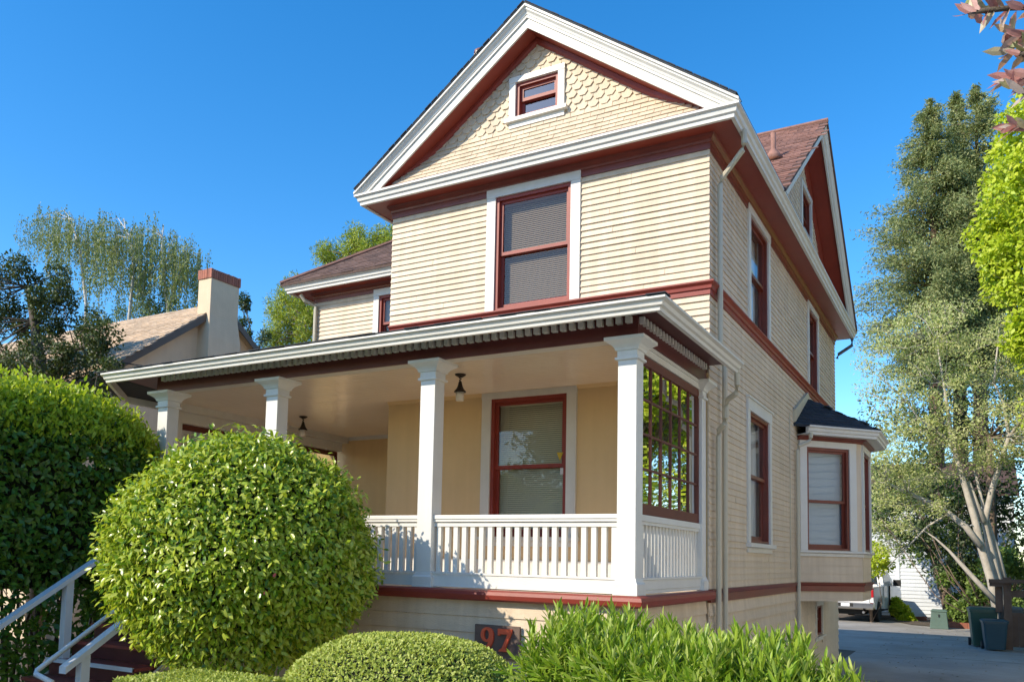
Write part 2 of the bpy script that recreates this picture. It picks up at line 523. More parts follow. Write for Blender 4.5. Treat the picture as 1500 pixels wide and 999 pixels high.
flare = lambda z: .26 * max(0.0, (8.50 - z) / .62) ** 1.6
gw = MB(F1)
for a, b, c, d in ((XL, at_op[0], 7.7, None), (at_op[0], at_op[1], 7.7, at_op[2]), (at_op[0], at_op[1], at_op[3], None), (at_op[1], XR, 7.7, None)):
    xs = [a] + ([XC] if a < XC < b else []) + [b]
    top = [(x, gz(x, 9.85) if d is None else d) for x in xs]
    gw.prism([(x, -.15, z) for x, z in [(a, c)] + [(b, c)] + top[::-1]], (0, .15, 0))
gable = obj('gable_wall', gw, M['shingle'], house)
gz_in = lambda x: 9.72 - SL * abs(x - XC)
z = 7.86; row = 0
while z < 9.75:
    hexrow = z > 8.41
    e = .105 if hexrow else .078; w = .165 if hexrow else .21
    x = XL - (w / 2 if row % 2 else 0)
    while x < XR:
        ok = gz_in(x + w / 2) > z + .02 and not (at_op[0] - .05 < x + w / 2 < at_op[1] + .05 and at_op[2] - .06 < z + e * .6 < at_op[3] + .05)
        if ok and z > 7.9:
            h = e * 1.55; g = .003; j = random.uniform(-.003, .004); t = .026 + j; zz = z + random.uniform(-.004, .004)
            if hexrow: out = [(0 + g, zz + h), (0 + g, zz + .055), (.25 * w, zz), (.75 * w, zz), (w - g, zz + .055), (w - g, zz + h)]
            else: out = [(g, zz + h), (g, zz), (w - g, zz), (w - g, zz + h)]
            dd = lambda q: t * (1 - (q - zz) / h) + .004 + flare(q)
            mb = MB(F1); n = len(out)
            mb.rings([[(x + a, flare(b) - .02, b) for a, b in out], [(x + a, dd(b), b) for a, b in out]])
            obj('shingle', mb, M['shingle'], gable)
        x += w
    z += e; row += 1
window(house, F1, *at_op, meet=8.90, trim=.10, head=.085, sill=.055, cover=None, fw=.05, glassm=M['glassdark'], proud=.05)
for sgn in (-1, 1):
    pts = []
    for d in (0, .4, .9, 1.4, 1.8, 2.0, 2.2, 2.35, 2.47):
        zz = 9.70 - SL * d
        if d > 1.8: zz += .34 * (d - 1.8) ** 2 * 1.25
        pts.append((XC + sgn * d, YF - flare(zz), zz))
    mb = MB(); mb.sweep([(-.01, -.05), (.03, -.05), (.05, -.01), (.055, .05), (-.01, .05)], pts, [(0, -1, 0)] * len(pts))
    obj('rake_moulding', mb, M['red'], house)

RAKE = [(0, -.31), (.03, -.31), (.03, -.175), (.055, -.17), (.055, -.135), (.065, -.13), (.075, -.095), (.105, -.065), (.105, -.04), (.135, -.035), (.135, 0), (0, 0)]
GUT = [(0, -.16), (.045, -.16), (.05, -.115), (.075, -.10), (.085, -.05), (.12, -.03), (.12, 0), (.105, 0), (.10, -.02), (0, -.02)]
YG = 10.22


def rake(mb, prof, p0, p1, out, zmin):
    p0, p1, out = (np.array(a, float) for a in (p0, p1, out))
    lo = []
    for a, h in prof:
        f = max(0.0, (zmin - (p0[2] + h)) / (p1[2] - p0[2])); lo.append(tuple(p0 + (p1 - p0) * f + out * a + np.array([0, 0, h])))
    mb.rings([lo, [tuple(p1 + out * a + np.array([0, 0, h])) for a, h in prof]])


for sgn in (-1, 1):
    mb = MB(); rake(mb, RAKE, (XC + sgn * 2.985, YG, 7.87), (XC, YG, 10.04), (0, -1, 0), 7.80)
    obj('rake_board', mb, M['trim'], house)
    so = MB(); x0 = XC + sgn * 2.6; x1 = XC
    so.prism([(x0, YG + .002, gz(x0) - .285), (x1, YG + .002, gz(x1) - .285), (x1, YF + .05, gz(x1) - .285), (x0, YF + .05, gz(x0) - .285)], (0, 0, .03))
    obj('rake_soffit', so, M['soffit'], house)
    # roof of the front gable
    e0 = XC + sgn * 2.955
    slab(house, M['roofdark'], [(e0, YG - .145, 7.915), (XC, YG - .145, 10.064), (XC, 16.0, 10.064), (e0, 16.0, 7.915)], .022)
# ragged shingle edge along the rakes
for sgn in (-1, 1):
    mb = MB(); n = 27
    for k in range(n):
        a, b = k / n, (k + 1) / n - .004
        x0 = XC + sgn * (2.97 - 2.97 * a); x1 = XC + sgn * (2.97 - 2.97 * b); z0 = 7.906 + 2.158 * a; z1 = 7.906 + 2.158 * b
        o = random.uniform(.0, .014)
        mb.prism([(x0, YG - .148 - o, z0 + .003), (x1, YG - .148 - o, z1 + .003), (x1, YG + .1, z1 + .003), (x0, YG + .1, z0 + .003)], (0, 0, .014))
    obj('ridge_shingles', mb, M['roofdark'], house, kind='stuff')

# --- eaves of the front block and of the right side
mb = MB(); mb.sweep([(a, h) for a, h in GUT], P((-8.24, 12.95, 7.83), (-8.24, YG, 7.83), (-2.51, YG, 7.83), (-2.51, 22.0, 7.83)),
                    P((-1, 0, 0), (-1, -1, 0), (1, -1, 0), (1, 0, 0)))
obj('gutter', mb, M['trim'], house)
mb = MB(); mb.box(-8.245, -2.508, YG - .002, YF, 7.685, 7.70); mb.box(XR, -2.508, YF, 22.0, 7.686, 7.70); mb.box(-8.245, XL, YF, 13.0, 7.686, 7.70)
mb.box(-8.25, -2.50, YG, YF + .2, 7.80, 7.825)
obj('soffit', mb, M['soffit'], house)
FRZ = [(-.01, 7.50), (.028, 7.50), (.03, 7.58), (.045, 7.59), (.05, 7.62), (.085, 7.66), (.095, 7.684), (-.01, 7.684)]
mb = MB(); mb.sweep(FRZ, P((XL, 13.4, 0), (XL, YF, 0), (XR, YF, 0), (XR, YE, 0)), P((-1, 0, 0), (-1, -1, 0), (1, -1, 0), (1, 0, 0)))
obj('frieze', mb, M['belt'], house)
BELT = [(-.01, 5.59), (.03, 5.59), (.03, 5.65), (.05, 5.66), (.055, 5.70), (.09, 5.735), (.09, 5.755), (-.01, 5.757)]
mb = MB(); mb.sweep(BELT, P((XL, YF, 0), (XR, YF, 0), (XR, YE, 0)), P((0, -1, 0), (1, -1, 0), (1, 0, 0)))
obj('belt_moulding', mb, M['red'], house)

# --- right side wall
w1 = (12.66, 14.02, 2.50, 4.44); w2 = (12.76, 14.02, 5.80, 7.47); w3 = (17.93, 19.02, 5.80, 7.42); wb = (18.5, 19.2, .75, 1.35)
sw = wall(house, S1, YF + .18, YE, 0, 7.70, [w1, w2, w3, wb])
clapboards(sw, S1, YF - .012, YE, 5.76, 7.51, t0=.018, ops=[(w2[0] - .12, w2[1] + .10, 5.7, 7.7), (w3[0] - .12, w3[1] + .10, 5.7, 7.7)])
clapboards(sw, S1, YF - .012, YE, 1.865, 5.60, t0=.017, ops=[(w1[0] - .12, w1[1] + .10, 2.40, 4.53), (16.6, 30, 0, 4.72)])
clapboards(sw, S1, YF - .012, YE, .08, 1.70, [(wb[0] - .07, wb[1] + .07, wb[2] - .05, wb[3] + .06)], e=.16)
window(house, S1, *w1, meet=3.5, trim=.15, head=.17, sill=.06, cover='curtain', redm=M['belt'], crown=.03)
window(house, S1, *w2, meet=6.65, trim=.14, head=.12, sill=0, cover='curtain', redm=M['belt'])
window(house, S1, *w3, meet=6.6, trim=.13, head=.12, sill=0, cover='curtain', redm=M['belt'])
window(house, S1, *wb, trim=.09, head=.09, sill=.03, cover=None, redm=M['belt'])
BAND = [(-.01, 1.70), (.035, 1.70), (.035, 1.80), (.05, 1.82), (.06, 1.86), (-.01, 1.864)]
BA, BB, BC, BD = (-2.88, 16.6), (-1.90, 17.72), (-1.90, 19.2), (-2.88, 20.3)


def mitre(pts):
    ns = []
    for a, b in zip(pts, pts[1:]):
        d = np.array(b[:2], float) - np.array(a[:2], float); d /= np.linalg.norm(d); ns.append(np.array([d[1], -d[0]]))
    out = [ns[0]] + [(a + b) / (1 + a @ b) for a, b in zip(ns, ns[1:])] + [ns[-1]]
    return [np.array([o[0], o[1], 0]) for o in out]


bp = [(XR, YF - .02), BA, BB, BC, BD]
mb = MB(); mb.sweep(BAND, [np.array([*p, 0]) for p in bp], mitre(bp)); obj('base_band', mb, M['belt'], house)

# other outer walls of the body
wall(house, ((XL, 0, 0), (0, 1), (-1, 0)), YF + .18, YB, ZF, 7.7)
lw_op = (-10.36, -9.15, 6.1, 7.42)
ww = wall(house, FW, XW, XL, 4.9, 7.70, [lw_op]); wall(house, FW, XW, XL, 0, 4.9, mat=M['beige'])
clapboards(ww, FW, XW - .02, XL, 6.05, 7.51, [(-10.46, -9.05, 6.0, 7.7)])
window(house, FW, *lw_op, meet=6.85, trim=.13, head=.14, sill=0, cover='shade', rows=6.75)
wall(house, ((XW, 0, 0), (0, 1), (-1, 0)), YB, YE, 0, 7.7); wall(house, ((0, YE, 0), (-1, 0), (0, 1)), -XR + .01, -XW - .01, 0, 7.7)
mb = MB(); mb.sweep(FRZ, P((XW, YE, 0), (XW, YB, 0), (XL, YB, 0)), P((-1, 0, 0), (-1, -1, 0), (0, -1, 0))); obj('frieze', mb, M['belt'], house)
mb = MB(); mb.sweep(GUT, P((-12.45, 21.7, 7.81), (-12.45, 13.07, 7.81), (-8.36, 13.07, 7.81)), P((-1, 0, 0), (-1, -1, 0), (0, -1, 0))); obj('gutter', mb, M['trim'], house)
mb = MB(); mb.box(-12.45, -7.9, 13.068, YB, 7.684, 7.70); mb.box(-12.45, XW, YB, 21.7, 7.684, 7.70); obj('soffit', mb, M['soffit'], house)
mb = MB(); mb.tube([(-12.2, 13.12, 7.62), (-12.15, 13.2, 7.5), (-12.0, 13.38, 7.4), (-12.0, 13.38, 6.3)], .04); obj('downspout', mb, M['downspout'], house)

# --- main roof (ridge along x) with the right cross gable
ER, RY, RZ = 7.84, 17.35, 10.98
SM = (RZ - ER) / (RY - 12.93)
slab(house, M['roofbrown'], [(-12.6, 12.93, ER), (-2.36, 12.93, ER), (-2.36, RY, RZ), (-12.6 + (RY - 12.93), RY, RZ)])
slab(house, M['roofbrown'], [(-12.6, 12.93, ER), (-12.6 + (RY - 12.93), RY, RZ), (-12.6, 2 * RY - 12.93, ER)])
slab(house, M['roofbrown'], [(-12.6, 21.77, ER), (-2.36, 21.77, ER), (-2.36, RY, RZ), (-8.18, RY, RZ)])
sl = math.hypot(1, SM); vv = (0, 1 / sl, SM / sl); nn = (0, -SM / sl, 1 / sl); Lm = (RY - 12.93) * sl
roof_shingles(house, M['roofred'], (-5.0, 12.93, ER), (1, 0, 0), vv, nn, [(0, 0), (2.64, 0), (2.64, Lm), (0, Lm)], w=.28, e=.15)
roof_shingles(house, M['roofbrown'], (-12.6, 12.93, ER), (1, 0, 0), vv, nn, [(0, 0), (5.6, 0), (5.6, Lm), (4.42, Lm)], w=.28, e=.14)
mb = MB(); mb.tube([(-12.6, 12.93, ER + .02), (-8.18, RY, RZ + .02)], .05, 6); mb.tube([(-8.18, RY, RZ + .01), (-2.36, RY, RZ + .01)], .05, 6); obj('ridge_cap', mb, M['roofred'], house)
for s in (-1, 1):
    y0 = RY + s * 4.42
    mb = MB(); rake(mb, RAKE, (-2.50, y0, ER - .01), (-2.50, RY, RZ - .01), (1, 0, 0), 7.80); obj('rake_board', mb, M['trim'], house)
    so = MB(); ya = RY + s * 4.0
    za = RZ - SM * 4.0
    so.prism([(-2.502, ya, za - .26), (-2.502, RY, RZ - .26), (XR - .05, RY, RZ - .26), (XR - .05, ya, za - .26)], (0, 0, .03)); obj('rake_soffit', so, M['soffit'], house)
    mb = MB(); mb.sweep([(-.01, -.30), (.03, -.30), (.05, -.12), (.055, 0), (-.01, 0)], P((XR, ya, za - .27), (XR, RY, RZ - .27)), [(1, 0, 0)] * 2); obj('rake_moulding', mb, M['soffit'], house)
sa = (17.25, 18.25, 8.80, 9.72)
gw = MB(S1)
for a, b, c, d in ((13.3, sa[0], 7.7, None), (sa[0], sa[1], 7.7, sa[2]), (sa[0], sa[1], sa[3], None), (sa[1], 21.4, 7.7, None)):
    ys = [a] + ([RY] if a < RY < b else []) + [b]
    top = [(y, RZ - .2 - SM * abs(y - RY) if d is None else d) for y in ys]
    gw.prism([(y, -.15, zz) for y, zz in [(a, c), (b, c)] + top[::-1]], (0, .15, 0))
sg = obj('gable_wall', gw, M['shingle'], house)
mb = MB(S1); z = 7.86; row = 0
while z < 10.7:
    y = 13.3 - (.0825 if row % 2 else 0)
    while y < 21.4:
        if RZ - .5 - SM * abs(y + .08 - RY) > z and not (sa[0] - .08 < y + .08 < sa[1] + .08 and sa[2] - .1 < z < sa[3] + .02):
            out = [(.003, z + .16), (.003, z + .055), (.041, z), (.124, z), (.162, z + .055), (.162, z + .16)]
            mb.rings([[(y + a, -.003, b) for a, b in out], [(y + a, .018 * (1 - (b - z) / .16) + .004, b) for a, b in out]])
        y += .165
    z += .105; row += 1
obj('shingles', mb, M['shingle'], sg, kind='stuff')
window(house, S1, *sa, trim=.12, head=.11, sill=.05, cover=None, proud=.05, redm=M['belt'])
# roof pipes
mb = MB(); mb.lathe((-2.95, 15.0, 9.15), [(.20, .12), (.10, .26), (.045, .34), (.045, .64), (.0, .64)], 12); obj('vent_pipe', mb, M['roofred'], house, smooth=True)
vx, vy = -6.47, 10.73
mb = MB(); mb.lathe((vx, vy, 0), [(.055, 9.0), (.055, 9.90), (0, 9.9)], 12); vent = obj('vent_pipe', mb, plain('vent_red', (.19, .055, .04), .5), house, smooth=True)
mb = MB(); mb.lathe((vx, vy, 0), [(.10, 9.965), (.10, 9.99), (.06, 10.02), (0, 10.025)], 12); obj('vent_cap', mb, plain('vent_red_cap', (.2, .06, .045), .45), vent)
for k in range(6):
    a = k * math.pi / 3 + .3; mb = MB(); c, s_ = vx + .085 * math.cos(a), vy + .085 * math.sin(a)
    mb.box(c - .014, c + .014, s_ - .014, s_ + .014, 9.83, 9.966); obj('vent_post', mb, plain('vent_post', (.5, .4, .33), .6) if k == 0 else bpy.data.materials['vent_post'], vent)

# --- bay window
bay = MB(); bay.prism([(*BA, 1.515), (*BB, 1.515), (*BC, 1.515), (*BD, 1.515)], (0, 0, .05)); bayo = obj('bay_floor', bay, M['wall'], house)
for i, (A, B) in enumerate(((BA, BB), (BB, BC), (BC, BD))):
    fr, L = face(A, B)
    op = (.20, L - .30, 2.47, 4.40) if i == 0 else (.22, L - .22, 2.47, 4.40)
    bw = wall(house, fr, 0, L, 1.56, 4.60, [op], thick=.12)
    for zz in np.arange(1.87, 2.33, .155):
        mb = MB(fr); mb.board(.01, L - .004, zz, zz + .150, .012, .006); obj('plank', mb, M['wall'], bw)
    window(house, fr, *op, meet=3.38, trim=.16, head=.12, sill=0, cover='shade', redm=M['belt'], glassm=M['bayglass'])
bpts = [BA, BB, BC, BD]; bm_ = mitre(bpts); b3 = [np.array([*p, 0]) for p in bpts]
mb = MB(); mb.sweep([(-.01, 2.35), (.03, 2.35), (.035, 2.40), (.08, 2.42), (.08, 2.455), (-.01, 2.458)], b3, bm_); obj('bay_sill', mb, M['trim'], house)
mb = MB(); mb.sweep([(-.01, 4.525), (.03, 4.525), (.05, 4.56), (.11, 4.585), (.11, 4.60), (-.01, 4.602)], b3, bm_); obj('frieze', mb, M['belt'], house)
mb = MB(); mb.sweep([(-.02, 4.604), (.26, 4.604), (.26, 4.62), (-.02, 4.62)], b3, bm_); obj('soffit', mb, M['trim'], house)
mb = MB(); mb.sweep([(a + .255, h + 4.755) for a, h in GUT], b3, bm_); obj('gutter', mb, M['trim'], house)
EO = [b + o * .365 + np.array([0, 0, 4.765]) for b, o in zip(b3, bm_)]; EO[0][0] = EO[3][0] = XR
EO[0][1] -= .15
T1, T2 = np.array([XR, 17.75, 5.50]), np.array([XR, 19.15, 5.50])
for q in ((EO[0], EO[1], T1), (EO[1], EO[2], T2, T1), (EO[2], EO[3], T2)):
    slab(house, M['roofdark'], q, .035)
for q in ((EO[0], EO[1], T1), (EO[1], EO[2], T2, T1)):
    o = q[0]; u = q[1] - q[0]; u /= np.linalg.norm(u); n = np.cross(u, q[2] - q[0]); n /= np.linalg.norm(n); v = np.cross(n, u)
    roof_shingles(house, M['roofdark'], o, u, v, n, [((a - o) @ u, (a - o) @ v) for a in q], w=.26, e=.125, t=.012)
mb = MB(); mb.prism([(XR + .01, EO[0][1] - .02, 4.80), (XR + .01, 17.72, 5.53), (XR + .01, 17.55, 5.58), (XR + .01, EO[0][1] - .06, 5.02)], (.05, 0, 0)); obj('flashing_board', mb, M['downspout'], house)

# --- downspouts
def spout(pts, r=.036):
    mb = MB(); mb.tube(pts, r, 8); return obj('downspout', mb, M['downspout'], house, smooth=False)


spout([(-2.45, 10.62, 7.70), (-2.45, 10.62, 7.52), (-2.47, 10.64, 7.45), (-2.76, 10.74, 7.18), (-2.79, 10.76, 7.10), (-2.79, 10.76, 5.0), (-2.79, 10.98, 4.75), (-2.79, 10.98, .1)])
spout([(-2.50, 10.42, 4.52), (-2.50, 10.44, 4.38), (-2.53, 10.50, 4.28), (-2.66, 10.58, 4.22), (-2.68, 10.60, 4.12), (-2.68, 10.60, 4.0), (-2.70, 10.62, 3.93), (-2.79, 10.68, 3.86), (-2.80, 10.70, 3.78), (-2.80, 10.70, .1)])
spout([(-2.60, 16.42, 4.62), (-2.60, 16.42, 4.52), (-2.62, 16.42, 4.46), (-2.79, 16.28, 4.36), (-2.81, 16.26, 4.28), (-2.81, 16.26, .1)])
mb = MB(); mb.tube([(XR + .03, 15.75, 2.1), (XR + .03, 15.75, 4.9)], .008, 5); obj('conduit', mb, M['downspout'], house)
mb = MB(); mb.tube([(-2.5, 21.9, 7.66), (-2.5, 21.9, 7.5), (-2.8, 21.85, 7.3), (-2.84, 21.85, 7.2)], .04); obj('downspout', mb, plain('downspout_dark', (.08, .10, .12), .5), house)

# ------------------------------------------------------------------ the porch (part of the house)
poly = [(-2.85, 7.9), (-2.85, YF), (XL, YF), (XL, YB), (-11.3, YB), (-11.3, 9.05), (-10.15, 7.9)]
mb = MB(); mb.prism([(x, y, ZF) for x, y in poly], (0, 0, -.10)); obj('porch_floor', mb, M['floor'], house)
path = [(-11.3, 13.4), (-11.3, 9.05), (-10.15, 7.9), (-2.85, 7.9), (-2.85, YF)]
mt = mitre(path)
mb = MB(); mb.sweep([(-.02, 1.735), (.03, 1.735), (.055, 1.755), (.065, 1.80), (.055, 1.835), (.02, 1.852), (-.02, 1.852)], [np.array([*p, 0]) for p in path], mt); obj('floor_nosing', mb, M['red'], house)
# skirt of wide planks
mb = MB(FRONT(7.96)); mb.box(-10.2, -2.91, -.06, -.012, 0, 1.74); sk = obj('porch_skirt', mb, M['wall'], house)
mb = MB(SIDE(-2.91)); mb.box(7.96, YF, -.06, -.012, 0, 1.74); sk2 = obj('porch_skirt', mb, M['wall'], house)
z = 1.735
while z > .1:
    mb = MB(FRONT(7.96)); mb.board(-10.2, -2.90, z - .172, z - .004, .016, .002); obj('plank', mb, M['wall'], sk)
    mb = MB(SIDE(-2.91)); mb.board(7.95, YF, z - .172, z - .004, .016, .002); obj('plank', mb, M['wall'], sk2)
    z -= .172
# ceiling, beam, dentils, soffit, gutter, roof
poly = [(-2.95, 8.05), (-2.95, YF), (XL, YF), (XL, YB), (-11.15, YB), (-11.15, 9.1), (-10.1, 8.05)]


def beadboard():
    m, nt, b = nodes('porch_ceiling_beadboard')
    b.inputs['Roughness'].default_value = .24
    f = noise(nt, 1.4, 4)
    nt.links.new(ramp(nt, f, [(.3, (.80, .69, .56)), (.7, (.85, .75, .62))]), b.inputs['Base Color'])
    g = nt.nodes.new('ShaderNodeNewGeometry'); sx = nt.nodes.new('ShaderNodeSeparateXYZ'); nt.links.new(g.outputs['Position'], sx.inputs[0])
    w = nt.nodes.new('ShaderNodeMath'); w.operation = 'MULTIPLY'; w.inputs[1].default_value = 2 * math.pi / .085; nt.links.new(sx.outputs['Y'], w.inputs[0])
    s = nt.nodes.new('ShaderNodeMath'); s.operation = 'COSINE'; nt.links.new(w.outputs[0], s.inputs[0])
    pw = nt.nodes.new('ShaderNodeMath'); pw.operation = 'POWER'; pw.inputs[1].default_value = 8
    ab = nt.nodes.new('ShaderNodeMath'); ab.operation = 'ABSOLUTE'; nt.links.new(s.outputs[0], ab.inputs[0]); nt.links.new(ab.outputs[0], pw.inputs[0])
    n2 = noise(nt, 5, 2, .5, stretch=(.3, 3, 1))
    a = nt.nodes.new('ShaderNodeMath'); a.operation = 'ADD'; a.inputs[0].default_value = 0.0; nt.links.new(n2, a.inputs[1])
    bp = nt.nodes.new('ShaderNodeBump'); bp.inputs['Strength'].default_value = .2; bp.inputs['Distance'].default_value = .012
    nt.links.new(a.outputs[0], bp.inputs['Height']); nt.links.new(bp.outputs[0], b.inputs['Normal'])
    return m


bead = beadboard()
mb = MB(); mb.prism([(x, y, ZC + .004) for x, y in poly], (0, 0, .04)); pc = obj('porch_ceiling', mb, bead, house)
k = 0
while 8.06 + .0855 * (k + 1) < 13.4:
    y0 = 8.06 + .0855 * k; y1 = y0 + .0815; a = random.uniform(-.0009, .0009); k += 1
    x0, x1 = (max(-11.12, -10.08 - (y0 - 8.06)), -2.97) if y1 < YF - .01 else (-11.12, XL - .01)
    mb = MB(); mb.add([(x0, y0, ZC - .012 + a), (x1, y0, ZC - .012 + a * .3), (x1, y1, ZC - .012 - a * .3), (x0, y1, ZC - .012 - a), (x0, y0, ZC + .003), (x1, y0, ZC + .003), (x1, y1, ZC + .003), (x0, y1, ZC + .003)],
                      [(0, 3, 2, 1), (4, 5, 6, 7), (0, 1, 5, 4), (1, 2, 6, 5), (2, 3, 7, 6), (3, 0, 4, 7)]); obj('ceiling_board', mb, bead, pc)
mb = MB(); mb.sweep([(0, 4.50), (.02, 4.50), (.05, 4.569), (0, 4.569)], P((-11.1, YB, 0), (XL - .0, YB, 0)), [(0, -1, 0)] * 2); obj('ceiling_moulding', mb, M['trim'], house)
mb = MB(); mb.sweep([(0, 4.52), (.02, 4.52), (.05, 4.568), (0, 4.568)], P((XL, YF, 0), (XR, YF, 0)), [(0, -1, 0)] * 2); obj('ceiling_moulding', mb, M['beige'], house)
path = [(-11.2, 13.4), (-11.2, 9.1), (-10.1, 8.0), (-2.9, 8.0), (-2.9, YF)]
mt = mitre(path); p3 = [np.array([*p, 0]) for p in path]
mb = MB(); mb.sweep([(-.03, 4.44), (0, 4.44), (0, 4.665), (-.03, 4.665)], p3, mt); obj('beam', mb, M['dark'], house)
mb = MB(); mb.sweep([(-.20, 4.442), (-.032, 4.442), (-.032, 4.569), (-.20, 4.569)], p3, mt); obj('beam_lining', mb, M['trim'], house)
n = int((10.05 - 2.95) / .1035)
for k in range(n):
    x = -2.985 - k * .1035
    mb = MB(); mb.box(x - .029, x + .029, 7.94, 8.0, 4.583, 4.652); obj('dentil', mb, M['dentil'], house)
for k in range(23):
    y = 8.06 + k * .1035
    mb = MB(); mb.box(-2.9, -2.85, y - .022, y + .022, 4.583, 4.652); obj('dentil', mb, M['dentil'], house)
path = [(-11.75, 13.4), (-11.75, 8.75), (-10.57, 7.57), (-2.56, 7.57), (-2.56, YF)]
mt = mitre(path); p3 = [np.array([*p, 0]) for p in path]
mb = MB(); mb.sweep([(a, h * .77 + 4.66) for a, h in GUT], p3, mt); obj('gutter', mb, M['trim'], house)
poly = [(-2.555, 7.566), (-2.555, YF), (-3.0, YF), (-3.0, 8.1), (-10.1, 8.1), (-11.1, 9.15), (-11.1, 13.4), (-11.75, 13.4), (-11.75, 8.75), (-10.57, 7.566)]
mb = MB(); mb.prism([(x, y, 4.668) for x, y in poly], (0, 0, .015)); obj('soffit', mb, M['dark'], house)
s_ = .262
zr = lambda d: 4.670 + s_ * d
slab(house, M['roofdark'], [(-10.7, 7.47, zr(0)), (-2.47, 7.47, zr(0)), (-5.52, YF, zr(3.1)), (-8.0, YB, zr(6.02)), (-8.8, YB, zr(6.02)), (-9.5, 10.4, zr(2.97))], .03)
slab(house, M['roofdark'], [(-2.47, 7.47, zr(0)), (-2.47, YF + .0, zr(0)), (-5.52, YF, zr(3.1))], .03)
slab(house, M['roofdark'], [(-10.7, 7.47, zr(0)), (-9.5, 10.4, zr(2.97)), (-8.8, YB, zr(6.02)), (-11.89, YB, zr(0.4)), (-11.89, 8.6, zr(0))], .03)
mb = MB()
for k in range(42):
    x0 = -10.7 + k * .197; o = random.uniform(0, .03)
    mb.box(x0, x0 + .19, 7.455 - o, 7.6, 4.671, 4.677 + random.uniform(0, .006))
obj('ridge_shingles', mb, M['roofdark'], house, kind='stuff')


def column(x, y, h=.1):
    mb = MB(); mb.sqlathe((x, y), [(1.98, h), (4.215, h)]); c = obj('porch_column', mb, M['column'], house, bevel=.006)
    mb = MB(); mb.sqlathe((x, y), [(4.213, h + .003), (4.22, h + .025), (4.243, h + .025), (4.25, h + .006), (4.31, h + .006), (4.315, h + .022), (4.34, h + .03), (4.365, h + .05), (4.39, h + .085), (4.405, h + .112), (4.439, h + .112)])
    obj('capital', mb, M['column'], c)
    mb = MB(); mb.sqlathe((x, y), [(1.853, h + .028), (1.965, h + .028), (1.985, h + .012), (2.02, h + .003)]); obj('plinth', mb, M['column'], c)
    return c


CX = [-3.01, -5.43, -7.86, -9.955]
for x in CX: column(x, 8.1)
# pilaster at the house wall
column(-2.99, 10.42, .085)


def baluster(box):
    mb = MB(); mb.box(*box); obj('baluster', mb, M['column'], rail_)


def railing(x0, x1):
    global rail_
    mb = MB(); mb.box(x0, x1, 8.035, 8.165, 2.615, 2.662); mb.box(x0, x1, 8.045, 8.155, 2.585, 2.613); rail_ = obj('railing', mb, M['column'], house, bevel=.006)
    mb = MB(); mb.box(x0, x1, 8.065, 8.135, 2.535, 2.580); obj('rail', mb, M['column'], rail_)
    mb = MB(); mb.box(x0, x1, 8.03, 8.075, 1.862, 2.0); mb.box(x0, x1, 8.02, 8.16, 2.002, 2.025); obj('rail', mb, M['column'], rail_)
    n = round((x1 - x0) / .1085)
    for k in range(n):
        x = x0 + (k + .5) * (x1 - x0) / n
        baluster((x - .028, x + .028, 8.075, 8.125, 2.025, 2.535))


railing(CX[1] + .1, CX[0] - .1); railing(CX[2] + .1, CX[1] - .1)
# side railing under the glazed screen
mb = MB(); mb.box(-3.06, -2.93, 8.2, 10.335, 2.60, 2.665); mb.box(-3.05, -2.94, 8.2, 10.335, 2.565, 2.598); rail_ = obj('railing', mb, M['column'], house)
mb = MB(); mb.box(-2.965, -2.915, 8.2, 10.335, 1.90, 2.0); mb.box(-3.06, -2.905, 8.2, 10.335, 2.002, 2.025); mb.box(-2.97, -2.92, 8.2, 10.335, 1.862, 1.898); obj('rail', mb, M['column'], rail_)
for k in range(19):
    y = 8.2 + (k + .5) * 2.135 / 19
    baluster((-3.02, -2.965, y - .026, y + .026, 2.025, 2.565))
# glazed screen
M['screenred'] = paint('screen_frame_paint', (.13, .032, .018), .6, .15, 3, .05)


def screen(X, y0, y1, z0, z1, nc, nr):
    fr = SIDE(X)
    mb = MB(fr); mb.box(y0, y0 + .05, -.05, 0, z0, z1); mb.box(y1 - .05, y1, -.05, 0, z0, z1); mb.box(y0 + .05, y1 - .05, -.05, -.002, z1 - .09, z1); mb.box(y0 + .05, y1 - .05, -.05, -.002, z0, z0 + .11)
    s = obj('porch_screen', mb, M['screenred'], house)
    a, b, c, d = y0 + .05, y1 - .05, z0 + .11, z1 - .09; w = (b - a) / nc; h = (d - c) / nr
    for k in range(1, nc):
        mb = MB(fr); mb.box(a + k * w - .011, a + k * w + .011, -.04, -.008, c, d); obj('glazing_bar', mb, M['screenred'], s)
    for k in range(1, nr):
        mb = MB(fr); mb.box(a, b, -.038, -.010, c + k * h - .011, c + k * h + .011); obj('glazing_bar', mb, M['screenred'], s)
    for i in range(nc):
        for j in range(nr):
            q = .006; t = random.uniform(-.0015, .0015); t2 = random.uniform(-.0015, .0015)
            mb = MB(fr); mb.add([(a + i * w + q, -.024 + t, c + j * h + q), (a + (i + 1) * w - q, -.024 + t2, c + j * h + q), (a + (i + 1) * w - q, -.024 - t, c + (j + 1) * h - q), (a + i * w + q, -.024 - t2, c + (j + 1) * h - q)], [(0, 1, 2), (0, 2, 3)])
            obj('pane', mb, M['screenglass'], s)


screen(-2.945, 8.2, 10.335, 2.67, 4.325, 6, 4)
mb = MB(); mb.box(-3.03, -2.93, 8.2, 10.335, 4.33, 4.438); mb.box(-3.03, -2.915, 8.2, 10.335, 4.40, 4.437); obj('screen_header', mb, M['trim'], house)
screen(-11.2, 9.3, 13.3, 2.67, 4.26, 4, 2)
mb = MB(); mb.box(-11.3, -11.12, 9.2, 13.35, 4.265, 4.44); mb.box(-11.3, -11.1, 9.2, 13.35, 1.85, 2.66); mb.box(-11.32, -11.08, 9.1, 9.3, 1.85, 4.44); obj('end_wall', mb, M['trim'], house)


